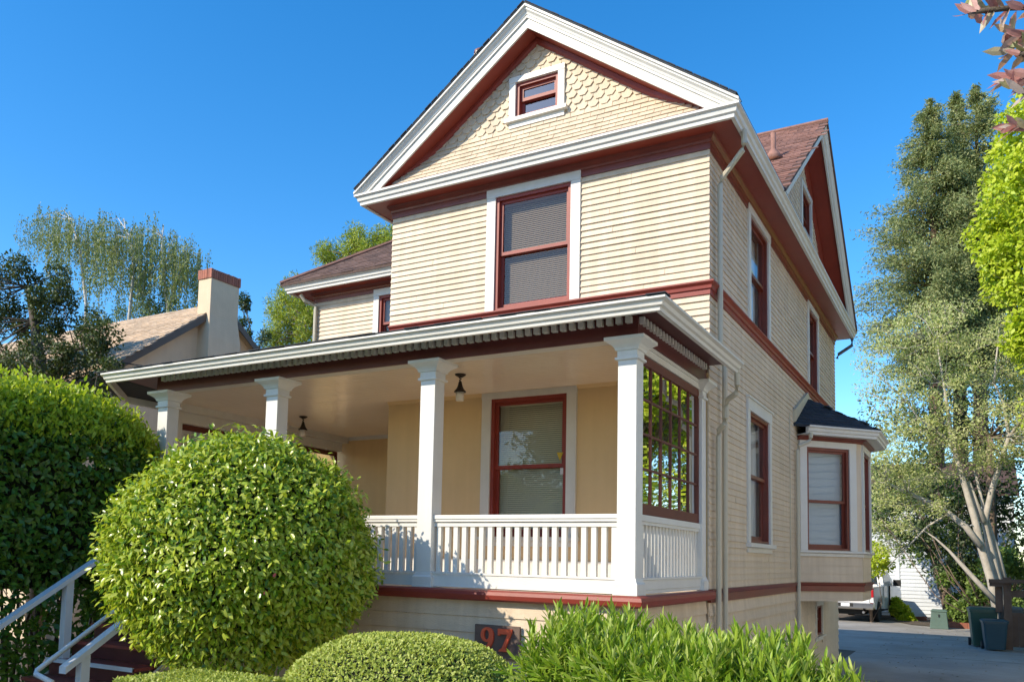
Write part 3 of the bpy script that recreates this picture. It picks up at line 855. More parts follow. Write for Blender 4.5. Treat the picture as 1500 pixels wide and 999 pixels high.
# ------------------------------------------------------------------ porch lanterns
def lantern(x, y, label):
    z = ZC
    t = thing('porch_lantern', label, 'lantern', (x, y, z - .36), 'lanterns hanging from the porch ceiling')
    mb = MB(); mb.lathe((x, y, z), [(0, -.002), (.075, -.004), (.07, -.025), (.03, -.05), (0, -.052)]); obj('canopy', mb, M['bronze'], t, smooth=True)
    mb = MB()
    for k in range(3):
        mb.lathe((x + (.008 if k % 2 else -.008), y, z - .06 - k * .014), [(.0, -.008), (.012, -.006), (.012, .006), (0, .008)], 8)
    obj('chain', mb, M['bronze'], t)
    mb = MB(); mb.lathe((x, y, z - .24), [(.006, .145), (.02, .13), (.035, .07), (.055, .03), (.078, .005), (.078, -.008), (.05, -.006)]); obj('hood', mb, M['bronze'], t, smooth=True)
    mb = MB(); mb.lathe((x, y, z - .36), [(0, .0), (.05, .0), (.054, .012), (.054, .112), (.045, .115)]); obj('glass_shade', mb, M['frost'], t, smooth=True)


lantern(-5.76, 9.23, 'bronze lantern hanging between the second porch column and the tall front window')
lantern(-10.05, 11.0, 'bronze lantern further back on the porch ceiling, just above the round bush')

# ------------------------------------------------------------------ house number
t = thing('house_number', 'dark board with orange digits leaning on the porch skirt behind the hedges', 'house number', (-4.4, 7.9, 1.16))
bd = MB(FRONT(7.93)); bd.box(-4.67, -4.13, 0, .03, 1.14, 1.485); obj('board', bd, paint('plaque_wood', (.14, .095, .075), .6, .25, 8, .3, 50, (.5, 1, 8)), t)
org = plain('digit_orange', (.72, .11, .045), .45)
FN = FRONT(7.90)


def band(mb, outer, inner, d0, d1):
    n = len(outer)
    mb.rings([[(a, d1, b) for a, b in outer], [(a, d1, b) for a, b in inner], [(a, d0, b) for a, b in inner], [(a, d0, b) for a, b in outer]], closed=True)


mb = MB(FN)
cx, cz = -4.505, 1.385
ang = [2 * math.pi * k / 28 for k in range(28)]
band(mb, [(cx + .078 * math.cos(a), cz + .078 * math.sin(a)) for a in ang], [(cx - .006 + .030 * math.cos(a), cz + .052 * math.sin(a)) for a in ang], 0, .028)
tail = []; tin = []
for k in range(12):
    a = math.radians(5 - 118 * k / 11)
    tail.append((cx - .055 + .133 * math.cos(a), cz - .01 + .165 * math.sin(a))); tin.append((cx - .06 + .088 * math.cos(a), cz - .01 + .140 * math.sin(a)))
mb.prism([(a, .001, b) for a, b in tail + tin[::-1]], (0, .030, 0))
ca = [(cx - .085 + .03 * math.cos(a), cz - .135 + .03 * math.sin(a)) for a in ang]
mb.prism([(a, .002, b) for a, b in ca], (0, .025, 0))
obj('digit', mb, org, t)
mb = MB(FN); x, z = -4.375, 1.22
mb.prism([(x + a, 0, z + b) for a, b in ((0, .235), (0, .165), (.022, .165), (.03, .18), (.115, .18), (.05, .035), (.02, .02), (.01, 0), (.125, 0), (.115, .02), (.09, .03), (.165, .205), (.165, .235))], (0, .028, 0))
obj('digit', mb, org, t)


# ------------------------------------------------------------------ ground
def sheet(name, pts, mat, z, t=0):
    mb = MB(); mb.add([(x, y, z) for x, y in pts], [tuple(range(len(pts)))]); return struct(obj(name, mb, mat))


sheet('ground', [(-400, -400), (400, -400), (400, 500), (-400, 500)], M['soil'], -.012)
def mixed(name, c1, c2, c3, scale):
    m, nt, b = nodes(name); f = noise(nt, scale, 8, .7); g = noise(nt, 25, 3, .6)
    mx = nt.nodes.new('ShaderNodeMath'); mx.operation = 'MULTIPLY_ADD'; mx.inputs[1].default_value = .3
    nt.links.new(g, mx.inputs[0]); nt.links.new(f, mx.inputs[2])
    nt.links.new(ramp(nt, mx.outputs[0], [(.45, c1), (.62, c2), (.8, c3)]), b.inputs['Base Color']); b.inputs['Roughness'].default_value = .9
    bp = nt.nodes.new('ShaderNodeBump'); bp.inputs['Strength'].default_value = .4; bp.inputs['Distance'].default_value = .01
    nt.links.new(g, bp.inputs['Height']); nt.links.new(bp.outputs[0], b.inputs['Normal'])
    return m


sheet('sidewalk', [(-60, -7.0), (60, -7.0), (60, -3.4), (-60, -3.4)], mixed('sidewalk_concrete', (.36, .34, .31), (.45, .43, .39), (.52, .50, .46), .6), .004)
sheet('street', [(-200, -18), (200, -18), (200, -7.3), (-200, -7.3)], mixed('street_asphalt', (.09, .09, .09), (.13, .13, .125), (.17, .165, .16), .5), -.004)
sheet('front_walk', [(-9.5, -3.4), (-7.7, -3.4), (-7.7, 5.0), (-9.5, 5.0)], bpy.data.materials['sidewalk_concrete'], .004)
sheet('bounce_gravel_bed', [(-7.6, -3.4), (-2.8, -3.4), (-2.8, 7.9), (-7.6, 7.9)], mixed('bounce_gravel', (.34, .30, .24), (.44, .39, .32), (.52, .47, .40), 1.2), .0)  # ground out of view, made pale to bounce sun up under the porch
sheet('driveway', [(-2.75, -6), (2.6, -6), (2.6, 30), (6, 36), (6, 41.5), (-14, 41.5), (-14, 27), (-2.75, 24)], M['drive'], 0)


# ------------------------------------------------------------------ foliage helpers
def unit(a):
    return a / (np.linalg.norm(a, axis=-1, keepdims=True) + 1e-9)


def axes(D, N):
    D = unit(D); N = N - D * (N * D).sum(1, keepdims=True); N = unit(N)
    return D, np.cross(N, D), N


# leaf outlines in (length, width, lift); unit length
SIMPLE = (np.array([[0, 0, 0], [.45, .5, .12], [1, 0, -.06], [.45, -.5, .12]]), np.array([[0, 2, 1], [0, 3, 2]]))
FULL = (np.array([[0, 0, 0], [.33, 0, .03], [.70, 0, .02], [1, 0, -.10], [.22, .40, .10], [.62, .42, .10], [.22, -.40, .10], [.62, -.42, .10]]),
        np.array([[0, 1, 4], [1, 2, 5], [1, 5, 4], [2, 3, 5], [0, 6, 1], [1, 7, 2], [1, 6, 7], [2, 7, 3]]))
LANCE = (np.array([[0, 0, 0], [.5, 0, .0], [1, 0, -.06], [.25, .42, .18], [.68, .40, .16], [.25, -.42, .18], [.68, -.40, .16]]),
         np.array([[0, 1, 3], [1, 4, 3], [1, 2, 4], [0, 5, 1], [1, 5, 6], [1, 6, 2]]))


def leaf_arrays(Pn, D, N, L, W, shape):
    V0, T0 = shape
    D, S, N = axes(D, N)
    n = len(Pn); k = len(V0)
    V = Pn[:, None, :] + D[:, None, :] * (V0[None, :, 0:1] * L[:, None, None]) + S[:, None, :] * (V0[None, :, 1:2] * W[:, None, None]) + N[:, None, :] * (V0[None, :, 2:3] * W[:, None, None])
    T = T0[None] + (np.arange(n) * k)[:, None, None]
    return V.reshape(-1, 3), T.reshape(-1, 3)


LEAFMESH = {}


def leaves(parent, mat, Pn, D, N, L, W, shape=SIMPLE, singles=0, name='foliage', front=None):
    """the nearest leaves as objects of their own, the rest joined"""
    n = len(Pn); keep = np.ones(n, bool)
    if singles:
        d = np.linalg.norm(Pn - CAM, axis=1)
        if front is not None: d = d + np.where(front, 0, 100)
        idx = np.argsort(d)[:singles]; keep[idx] = False
        ratio = float(np.median(W / L))
        key = (mat.name, round(ratio, 2), id(shape))
        if key not in LEAFMESH:
            V0, T0 = shape; me = bpy.data.meshes.new('leaf')
            me.from_pydata((V0 * np.array([1, ratio, ratio])).tolist(), [], T0.tolist()); me.materials.append(mat); LEAFMESH[key] = me
        Da, Sa, Na = axes(D[idx], N[idx]); base = WLOC[parent.name]
        for i, a, b, c in zip(idx, Da, Sa, Na):
            o = bpy.data.objects.new('leaf', LEAFMESH[key]); col.objects.link(o); o.parent = parent
            q = Pn[i] - base; l = L[i]
            o.matrix_basis = Matrix(((a[0] * l, b[0] * l, c[0] * l, q[0]), (a[1] * l, b[1] * l, c[1] * l, q[1]), (a[2] * l, b[2] * l, c[2] * l, q[2]), (0, 0, 0, 1)))
    V, T = leaf_arrays(Pn[keep], D[keep], N[keep], L[keep], W[keep], shape)
    return npobj(name, V, T, mat, parent, kind='stuff')


def wob(p, s=1.0, seed=0.0):
    """smooth lumpy value for points p (n,3)"""
    x, y, z = (p * s).T
    return (np.sin(2.1 * x + 1.3 * y + seed) + np.sin(1.7 * y - 2.3 * z + 2 * seed + 1) + np.sin(2.9 * z + 1.1 * x + seed * 3 + 2) + .6 * np.sin(5.1 * x - 4.3 * z + seed) + .6 * np.sin(4.7 * y + 5.3 * z + seed)) / 4.2


def ellipsoid(parent, mat, c, r, name='dark_core', n=24, seed=0.0, amp=.06, p=2.0):
    u = np.linspace(0, 2 * np.pi, 2 * n, endpoint=False); v = np.linspace(-np.pi / 2, np.pi / 2, n)
    uu, vv_ = np.meshgrid(u, v); d = np.stack([np.cos(vv_) * np.cos(uu), np.cos(vv_) * np.sin(uu), np.sin(vv_)], -1).reshape(-1, 3)
    V = np.array(c) + d * np.array(r) * (1 + amp * wob(d, 2.2, seed))[:, None]
    if p != 2: V = np.array(c) + (V - np.array(c)) / ((np.abs(d) ** p).sum(1) ** (1 / p))[:, None]
    m = 2 * n; T = []
    for i in range(n - 1):
        for j in range(m):
            a, b = i * m + j, i * m + (j + 1) % m
            T += [(a, b, b + m), (a, b + m, a + m)]
    return npobj(name, V, T, mat, parent, kind='stuff')


def rdir(n): return unit(rng.normal(size=(n, 3)))


def clump(c, r, n, hollow=.5):
    d = rdir(n); rad = hollow + (1 - hollow) * rng.random(n) ** .7
    return np.array(c) + d * np.array(r) * rad[:, None], d


def tree(name, label, cat, base, trunk, clusters, leafm, barkm, L=.12, W=.06, per=200, up=.5, group=None, shape=SIMPLE, lit=None, branch_r=.03, twigs=5, hollow=.35, flat=1.0, n=7):
    """trunk: list of (points, radii); clusters: list of (centre, radii[, count])"""
    t = thing(name, label, cat, base, group)
    mb = MB(); allp = []
    for pts, rad in trunk:
        mb.tube(pts, rad, n)
        allp += [(np.array(p, float), rr) for p, rr in zip(pts, rad)]
    ps, ds = [], []
    bmb = MB()
    for q in clusters:
        c, r = np.array(q[0], float), np.array(q[1], float); k = q[2] if len(q) > 2 else per
        p, d = clump(c, r, k, hollow); ps.append(p); ds.append(d)
        if branch_r:
            best = min(allp, key=lambda a: np.linalg.norm(a[0] - c) + (3 if a[0][2] > c[2] + .3 else 0))
            b0 = best[0]; mid = (b0 + c) / 2 + rng.normal(size=3) * .08 * np.linalg.norm(c - b0) + np.array([0, 0, -.06 * np.linalg.norm(c - b0)])
            bmb.tube([b0, mid, c], [min(branch_r, best[1] * .6), branch_r * .6, branch_r * .3], 5)
            for _ in range(twigs):
                e = c + rdir(1)[0] * r * .85
                bmb.tube([mid * .3 + c * .7, e], [branch_r * .3, branch_r * .1], 4)
    obj('trunk', mb, barkm, t, smooth=True)
    if bmb.v: obj('branches', bmb, barkm, t, smooth=True)
    Pn = np.concatenate(ps); dd = np.concatenate(ds)
    D = unit(dd * .5 + rdir(len(Pn)) * .8 + np.array([0, 0, -.15])); N = unit(rdir(len(Pn)) * .75 + np.array([0, 0, .25]) - SUN * up * 1.9 + dd * .35)
    s = rng.uniform(.65, 1.25, len(Pn))
    leaves(t, leafm, Pn, D, N, L * s, W * s, shape, name='crown')
    return t


# ------------------------------------------------------------------ foliage materials
M['camellia'] = foliage('camellia_leaf', [(.09, .19, .012), (.22, .36, .02), (.40, .50, .05), (.54, .60, .10), (.28, .42, .025), (.46, .54, .06)], rough=.29, trans=.33, spec=.5)
M['hedgeleaf'] = foliage('hedge_leaf', [(.05, .13, .014), (.08, .19, .018), (.065, .16, .016), (.15, .26, .025)], rough=.36, trans=.22, spec=.5)
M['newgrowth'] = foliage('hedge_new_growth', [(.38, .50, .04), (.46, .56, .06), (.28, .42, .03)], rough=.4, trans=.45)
M['boxwood'] = foliage('boxwood_leaf', [(.36, .44, .08), (.46, .53, .12), (.26, .36, .05), (.53, .58, .18)], rough=.5, trans=.3, spec=.3)
M['oleander'] = foliage('oleander_leaf', [(.16, .30, .022), (.27, .41, .035), (.36, .48, .06), (.20, .34, .03), (.46, .54, .15)], rough=.4, trans=.3)
M['darktree'] = foliage('dark_leaf', [(.035, .06, .014), (.05, .085, .018), (.075, .11, .025), (.10, .13, .035)], rough=.5, trans=.22)
M['birchleaf'] = foliage('birch_leaf', [(.17, .23, .06), (.23, .28, .08), (.13, .19, .05), (.27, .29, .10)], rough=.5, trans=.3)
M['coniferleaf'] = foliage('conifer_leaf', [(.24, .33, .025), (.36, .43, .035), (.44, .48, .055), (.16, .24, .02)], rough=.55, trans=.2)
M['redwoodleaf'] = foliage('redwood_leaf', [(.15, .20, .07), (.24, .29, .11), (.31, .35, .14), (.10, .15, .055), (.38, .39, .17)], rough=.6, trans=.25)
M['paleleaf'] = foliage('pale_tree_leaf', [(.46, .50, .21), (.56, .57, .28), (.38, .45, .15), (.62, .60, .34), (.30, .40, .11)], rough=.55, trans=.42)
M['limeleaf'] = foliage('lime_leaf', [(.42, .54, .03), (.50, .60, .04), (.34, .47, .025), (.56, .62, .06)], rough=.45, trans=.4)
M['bushleaf'] = foliage('shrub_leaf', [(.09, .16, .03), (.14, .22, .035), (.20, .28, .05), (.06, .12, .022)], rough=.5, trans=.25)
M['deepleaf'] = foliage('evergreen_leaf', [(.03, .055, .018), (.045, .075, .022), (.06, .10, .028), (.09, .13, .035)], rough=.5, trans=.2)
M['plumleaf'] = foliage('plum_leaf', [(.48, .24, .22), (.58, .38, .34), (.38, .15, .13), (.50, .44, .28), (.26, .32, .11), (.55, .46, .40)], rough=.35, trans=.35, tint=(1.2, .9, .8))


# ------------------------------------------------------------------ round camellia bush
def shell_bush(name, label, cat, c, r, n, leafm, L, W, shape, group=None, singles=0, depth=.16, zmin=-.9, core=.86, seed=1.0, amp=.05, droop=.55, jag=0.0, trunk=True, p=2.0):
    c = np.array(c, float); r = np.array(r, float)
    t = thing(name, label, cat, (c[0], c[1], 0), group)
    d = rdir(int(n * 1.6)); d = d[d[:, 2] > zmin][:n]; m = len(d)
    k = 1 + amp * wob(d, 2.4, seed) + amp * .5 * wob(d, 6, seed + 2) - depth * rng.random(m) ** 1.6 + jag * rng.random(m) ** 6
    k = k / (np.abs(d) ** p).sum(1) ** (1 / p) if p != 2 else k
    Pn = c + d * r * k[:, None]
    ok = Pn[:, 2] > .05; Pn, d = Pn[ok], d[ok]; m = len(Pn)
    nn = unit(d / r)
    D = unit(nn * .35 + rdir(m) * .75 + np.array([0, 0, -droop])); N = unit(nn * .8 + rdir(m) * .55 + np.array([0, 0, .2]) - SUN * .55)
    s = rng.uniform(.7, 1.2, m)
    leaves(t, leafm, Pn, D, N, L * s, W * s, shape, singles, front=((CAM - Pn) * nn).sum(1) > 0)
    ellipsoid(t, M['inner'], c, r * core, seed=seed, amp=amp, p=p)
    if trunk:
        mb = MB()
        for k in range(5):
            a = k * 1.3; q = c + np.array([.25 * math.cos(a), .25 * math.sin(a), -.3])
            mb.tube([(c[0] + .06 * math.cos(a), c[1] + .06 * math.sin(a), 0), tuple(q)], [.05, .035], 6)
        obj('trunk', mb, M['bark'], t, smooth=True)
    return t


bc = at(355, 812, 6.35)
bush = shell_bush('camellia_bush', 'big rounded glossy green bush clipped into a ball in front of the porch', 'bush', bc, (1.30, 1.30, 1.21), 46000, M['camellia'], .073, .034, FULL, singles=300, depth=.17, jag=.11, seed=1.7, amp=.055)
pink = plain('camellia_petal', (.75, .16, .17), .5)
for px_, py_ in ((402, 842), (388, 868)):
    v = at(px_, py_, 6.35) - CAM; v /= np.linalg.norm(v); q = CAM + v * (np.linalg.norm(bc - CAM) - 1.26)
    mb = MB()
    for k in range(6):
        a = k * math.pi / 3
        e = np.array([math.cos(a), math.sin(a) * .5, math.sin(a)]) * .02
        s_ = np.array([-math.sin(a), 0, math.cos(a)]) * .012
        mb.add([tuple(q), tuple(q + e * .6 + s_ - v * .01), tuple(q + e - v * .004), tuple(q + e * .6 - s_ - v * .01)], [(0, 1, 2, 3)])
    obj('flower', mb, pink, bush)

# ------------------------------------------------------------------ tall clipped hedge on the left
hx0, hx1, hy0, hy1, hz = -11.4, -9.66, -3.0, 7.95, 4.16
t = thing('clipped_hedge', 'tall dark clipped hedge with bright new shoots on top, left of the porch steps', 'hedge', ((hx0 + hx1) / 2, 5.2, 0))
n = 56000
Pn = np.empty((n, 3)); Nn = np.empty((n, 3))
w = rng.random(n)
a, b = rng.random(n), rng.random(n)
side = w < .62; topf = (w >= .62) & (w < .82); endf = w >= .82
Pn[side] = np.stack([np.full(side.sum(), hx1), hy0 + a[side] * (hy1 - hy0), .15 + b[side] * (hz - .15)], 1); Nn[side] = (1, 0, 0)
Pn[topf] = np.stack([hx0 + a[topf] * (hx1 - hx0), hy0 + b[topf] * (hy1 - hy0), np.full(topf.sum(), hz)], 1); Nn[topf] = (0, 0, 1)
ef = endf & (a < .5)
Pn[endf] = np.stack([hx0 + a[endf] * (hx1 - hx0), np.full(endf.sum(), hy1), .15 + b[endf] * (hz - .15)], 1); Nn[endf] = (0, 1, 0)
# round the far shoulder and the top edges
cc = np.clip(Pn, [hx0 + .8, hy0, 0], [hx1 - .8, hy1 - .28, hz - .9]); dl = Pn - cc; ln = np.linalg.norm(dl, axis=1, keepdims=True)
dl[:, 1] *= 2.857; dl[:, 2] *= .889; ln = np.linalg.norm(dl, axis=1, keepdims=True); lim = .8
Nr = np.where(ln > 1e-6, dl / (ln + 1e-9), Nn); Pn = np.where(ln > lim * .98, cc + Nr * lim * np.array([1, .35, 1.125]), Pn); Nn = Nr
Pn[:, 2] *= 1 - .055 * np.clip((Pn[:, 1] - 7.0) / .95, 0, 1) ** 1.5
Pn += Nn * (.09 * wob(Pn, 1.1, 3) - .22 * rng.random(n) ** 1.4)[:, None]
thin = (Pn[:, 2] < 1.9) & (rng.random(n) < .38 * (1.9 - Pn[:, 2])) & (wob(Pn, 1.5, 5) > -.1)
Pn, Nn = Pn[~thin], Nn[~thin]; n = len(Pn)
D = unit(Nn * .35 + rdir(n) * .8 + np.array([0, 0, -.3])); N = unit(Nn * .8 + rdir(n) * .6 + np.array([0, 0, .25])); s = rng.uniform(.7, 1.25, n)
leaves(t, M['hedgeleaf'], Pn, D, N, 0.105 * s, .055 * s, SIMPLE, singles=300, front=(Nn[:, 0] > .3) & (Pn[:, 1] > 5.4))
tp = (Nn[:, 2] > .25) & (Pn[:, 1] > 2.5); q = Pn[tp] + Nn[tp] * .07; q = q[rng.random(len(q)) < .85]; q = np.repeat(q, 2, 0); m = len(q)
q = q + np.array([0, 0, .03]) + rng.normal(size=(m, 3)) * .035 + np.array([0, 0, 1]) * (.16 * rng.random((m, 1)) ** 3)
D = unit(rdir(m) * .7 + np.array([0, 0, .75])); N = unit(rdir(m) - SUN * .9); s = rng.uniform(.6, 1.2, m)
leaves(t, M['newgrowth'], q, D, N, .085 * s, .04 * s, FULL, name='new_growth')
mb = MB(); mb.box(hx0 + .2, hx1 - .36, hy0, hy1 - .55, 1.7, hz - .9); mb.box(hx0 + .5, hx1 - .8, hy0, hy1 - .8, hz - .9, hz - .45); obj('dark_core', mb, M['inner'], t, kind='stuff')
mb = MB()
for k in range(17):
    y = 2.4 + k * .31; x = -10.4 + random.uniform(-.3, .4)
    for j in range(3):
        mb.tube([(x, y, 0), (x + random.uniform(-.1, .3), y + random.uniform(-.2, .2), 1.2), (random.uniform(-10.6, -9.85), y + random.uniform(-.3, .3), random.uniform(2.2, 3.6))], [.035, .022, .008], 5)
obj('stems', mb, M['bark'], t, smooth=True)

# ------------------------------------------------------------------ low domed boxwood and clipped boxwood row
top = at(588, 925, 5.7)
shell_bush('boxwood_dome', 'low smooth yellow green boxwood clipped into a dome in front of the house number', 'bush', (top[0] + .02, top[1], top[2] - .84), (1.0, .98, .82), 64000, M['boxwood'], .030, .020, SIMPLE, depth=.05, zmin=-.6, core=.955, seed=4.1, amp=.018, droop=-.35, p=2.5)
bx = thing('boxwood_hedge', 'short flat topped strip of boxwood at the foot of the steps', 'hedge', (-5.3, 4.55, 0))
n = 26000
x0, x1, y0, y1, zt = -5.62, -4.62, 4.2, 4.95, 1.235
w = rng.random(n); a, b = rng.random(n), rng.random(n)
Pn = np.where((w < .5)[:, None], np.stack([x0 + a * (x1 - x0), y0 + b * (y1 - y0), np.full(n, zt)], 1),
              np.where((w < .8)[:, None], np.stack([x0 + a * (x1 - x0), np.full(n, y0), zt - b * .7], 1), np.stack([np.full(n, x1), y0 + a * (y1 - y0), zt - b * .7], 1)))
Nn = np.where((w < .5)[:, None], [0, 0, 1], np.where((w < .8)[:, None], [0, -1, 0], [1, 0, 0])).astype(float)
Pn += Nn * (.02 * wob(Pn, 3, 1) - .04 * rng.random(n))[:, None]
D = unit(Nn * .5 + rdir(n)); N = unit(Nn + rdir(n) * .8); s = rng.uniform(.7, 1.3, n)
leaves(bx, M['boxwood'], Pn, D, N, .028 * s, .018 * s)
mb = MB(); mb.box(x0, x1 - .04, y0 + .04, y1, 0, zt - .04); obj('dark_core', mb, M['inner'], bx, kind='stuff')

# ------------------------------------------------------------------ oleander hedge at the driveway corner
ol = thing('oleander_hedge', 'loose hedge of narrow pointed leaves between the boxwood dome and the driveway', 'hedge', (-1.8, 5.5, 0))
A, B = np.array([-2.80, 6.05]), np.array([-.62, 5.25])
ax = (B - A) / np.linalg.norm(B - A); pr = np.array([-ax[1], ax[0]]); LH = float(np.linalg.norm(B - A))
tips, nrm = [], []
for _ in range(620):
    s_, d_ = random.random(), random.uniform(-.55, .55)
    xy = A + ax * LH * s_ + pr * d_
    tips.append((*xy, 1.69 + .07 * math.sin(s_ * 9) + random.uniform(-.18, .10) - 1.3 * max(0, s_ - .72) - .5 * max(0, .12 - s_) - .5 * max(0, abs(d_) - .35))); nrm.append((random.uniform(-.3, .3), random.uniform(-.3, .3), 1))
for _ in range(520):
    s_ = random.random(); xy = A + ax * LH * s_ - pr * random.uniform(.45, .68)
    tips.append((*xy, random.uniform(.45, 1.55) - .5 * max(0, s_ - .75))); nrm.append((-pr[0] + random.uniform(-.4, .4), -pr[1] + random.uniform(-.4, .4), .55))
for _ in range(200):
    d_ = random.uniform(-.55, .55); xy = A + ax * (LH + random.uniform(-.1, .12)) + pr * d_
    tips.append((*xy, random.uniform(.35, 1.25))); nrm.append((ax[0] + random.uniform(-.4, .4), ax[1] + random.uniform(-.4, .4), .5))
tips = np.array(tips); nrm = unit(np.array(nrm, float))
PP, DD, NN, LL = [], [], [], []
mb = MB()
for q, d in zip(tips, nrm):
    d = unit(np.array([d]))[0]; g0 = random.uniform(0, 6)
    mb.tube([q - d * .34, q], [.006, .003], 4)
    e1 = np.cross(d, [.3, .2, .9]); e1 /= np.linalg.norm(e1); e2 = np.cross(d, e1)
    for k in range(17):
        f = k / 17; ang = g0 + k * 2.4
        out = e1 * math.cos(ang) + e2 * math.sin(ang)
        tilt = .25 + 1.0 * f
        PP.append(q - d * .30 * f + out * .004); dd = d * math.cos(tilt) + out * math.sin(tilt)
        DD.append(dd); NN.append(d * math.sin(tilt) - out * math.cos(tilt)); LL.append(random.uniform(.08, .145) * (1.0 - .25 * (f < .12)))
PP, DD, NN, LL = np.array(PP), np.array(DD), -np.array(NN) * -1, np.array(LL)
DD = unit(DD + rng.normal(size=DD.shape) * .12)
leaves(ol, M['oleander'], PP, DD, NN, LL, LL * .21, LANCE, singles=300)
obj('stems', mb, M['oleander'], ol)
mb = MB()
for k in range(60):
    s_ = random.random(); xy = A + ax * LH * s_ + pr * random.uniform(-.4, .4)
    mb.tube([(*xy, 0), (*(xy + np.array([random.uniform(-.1, .1), random.uniform(-.2, .1)])), random.uniform(1.2, 1.6))], [.016, .008], 5)
obj('canes', mb, M['bark'], ol, smooth=True)
mb = MB(); f0 = A + ax * .25 - pr * .22; f1 = B - ax * .22 - pr * .22; f2 = B - ax * .22 + pr * .3; f3 = A + ax * .25 + pr * .3
mb.prism([(*f0, .0), (*f1, .0), (*f2, .0), (*f3, .0)], (0, 0, 1.35)); obj('dark_core', mb, M['inner'], ol, kind='stuff')


# ------------------------------------------------------------------ trees
def cl(px_, py_, Y, rp, k=None, sq=1.0, jy=.8):
    """clump at a photo position, radius in photo pixels, at depth Y with a little jitter in depth"""
    Y = Y + random.uniform(-jy, jy); c = at(px_, py_, Y); dep = float(np.dot(c - CAM, _f)); r = rp * dep / FPX
    return (c, (r, r, r * sq)) + ((k,) if k else ())


def tr(Y, pts, w):
    """trunk through photo positions at depth Y; w = widths in photo pixels"""
    out = [at(x, y, Y) for x, y in pts]
    return out, [ww * .5 * float(np.dot(o - CAM, _f)) / FPX for o, ww in zip(out, w)]


def scatter(poly, n, Y, rp, k, sq=1.0, jy=.8):
    """clumps spread over an outline"""
    xs = [q[0] for q in poly]; ys = [q[1] for q in poly]; out = []; tries = 0
    while len(out) < n and tries < 6000:
        tries += 1
        x, y = random.uniform(min(xs), max(xs)), random.uniform(min(ys), max(ys))
        if inpoly(x, y, poly) and all(math.hypot(x - o[0], y - o[1]) > rp * .62 for o in out): out.append((x, y))
    return [cl(x, y, Y, rp * random.uniform(.7, 1.2), k, sq, jy) for x, y in out]


def ground_of(px_, Y):
    p = at(px_, 800, Y); return np.array([p[0], p[1], 0.0])


# dark tree at the far left, in front of the neighbour's roof
Y = 12.0; g = ground_of(60, Y)
tree('shade_tree', 'dark spreading tree on the far left rising above the tall hedge', 'tree', g,
     [([g, at(62, 560, Y), at(50, 470, Y), at(40, 420, Y)], [.22, .17, .10, .05]), ([at(62, 560, Y), at(110, 510, Y), at(150, 505, Y)], [.12, .07, .03])],
     scatter([(-120, 420), (-40, 380), (0, 366), (12, 380), (60, 388), (100, 400), (125, 425), (150, 462), (172, 500), (188, 545), (150, 600), (-120, 640)], 105, Y, 21, 420, jy=.9), M['darktree'], M['bark'], .085, .05, branch_r=.016)
# weeping birches
for lab, trunk, tops in (('leftmost weeping birch with a leaning white stem above the neighbour\'s roof', [([(150, 640), (126, 444), (117, 363), (106, 330), (105, 322)], [5, 5, 4, 2.5, 1.5])],
                          [(45, 332), (58, 318), (80, 313), (104, 312), (122, 322), (140, 335), (70, 345), (95, 340), (118, 350), (150, 352), (130, 372), (85, 328)]),
                         ('weeping birch with an upright white stem, second from the left above the roof', [([(186, 640), (189, 465), (196, 398), (192, 350), (184, 336)], [5, 5, 4, 2.5, 1.5])],
                          [(140, 330), (160, 323), (178, 326), (192, 340), (205, 350), (165, 345), (150, 360), (186, 366), (208, 375), (170, 385), (145, 395), (200, 400)]),
                         ('weeping birch right beside the stucco chimney, its stems forked', [([(245, 640), (246, 454), (240, 400), (237, 365), (238, 348)], [6, 5, 4, 3, 1.5]), ([(246, 454), (260, 412), (272, 380)], [5, 4, 2])],
                          [(205, 345), (218, 338), (240, 332), (256, 345), (270, 360), (288, 362), (296, 370), (225, 355), (250, 365), (265, 385), (280, 390), (230, 385), (215, 400)])):
    Y = 26.0 + random.uniform(-1, 1)
    g = ground_of(trunk[0][0][-4][0], Y); t = thing('weeping_birch', lab, 'tree', g, 'weeping birches behind the neighbour\'s roof')
    mb = MB()
    for pts, wd in trunk:
        p, r = tr(Y, pts, wd); p = ([g] + p[1:]) if len(pts) > 3 else p; mb.tube(p, r, 6)
    obj('trunk', mb, M['barkbirch'], t, smooth=True)
    bm2 = MB(); PP, DD = [], []
    stem = tr(Y, *trunk[0])[0]
    for (x, y) in tops:
        q = at(x, y, Y + random.uniform(-1.5, 1.5)); b0 = min(stem[1:], key=lambda a: np.linalg.norm(a - q) + (4 if a[2] > q[2] else 0))
        mid = (b0 + q) / 2 + np.array([0, 0, .35]); bm2.tube([b0, mid, q], [.03, .018, .007], 4)
        for _ in range(13):
            f = random.random() ** .6; o = (mid * (1 - f) + q * f) + rng.normal(size=3) * np.array([.38, .6, .18]); ln = random.uniform(.9, 2.6) * (.7 + .5 * random.random())
            bm2.tube([o, o - np.array([random.uniform(-.12, .12), 0, ln])], [.007, .004], 3)
            m = int(ln * 36); h = rng.random(m) ** .9
            p = o - np.array([0, 0, 1]) * (h * ln)[:, None] + rng.normal(size=(m, 3)) * .065; PP.append(p)
    obj('branches', bm2, M['barkbirch'], t)
    PP = np.concatenate(PP); m = len(PP); s = rng.uniform(.6, 1.2, m)
    leaves(t, M['birchleaf'], PP, unit(rdir(m) * .5 + np.array([0, 0, -1])), unit(rdir(m) - SUN * .8), .115 * s, .07 * s, name='hanging_foliage')
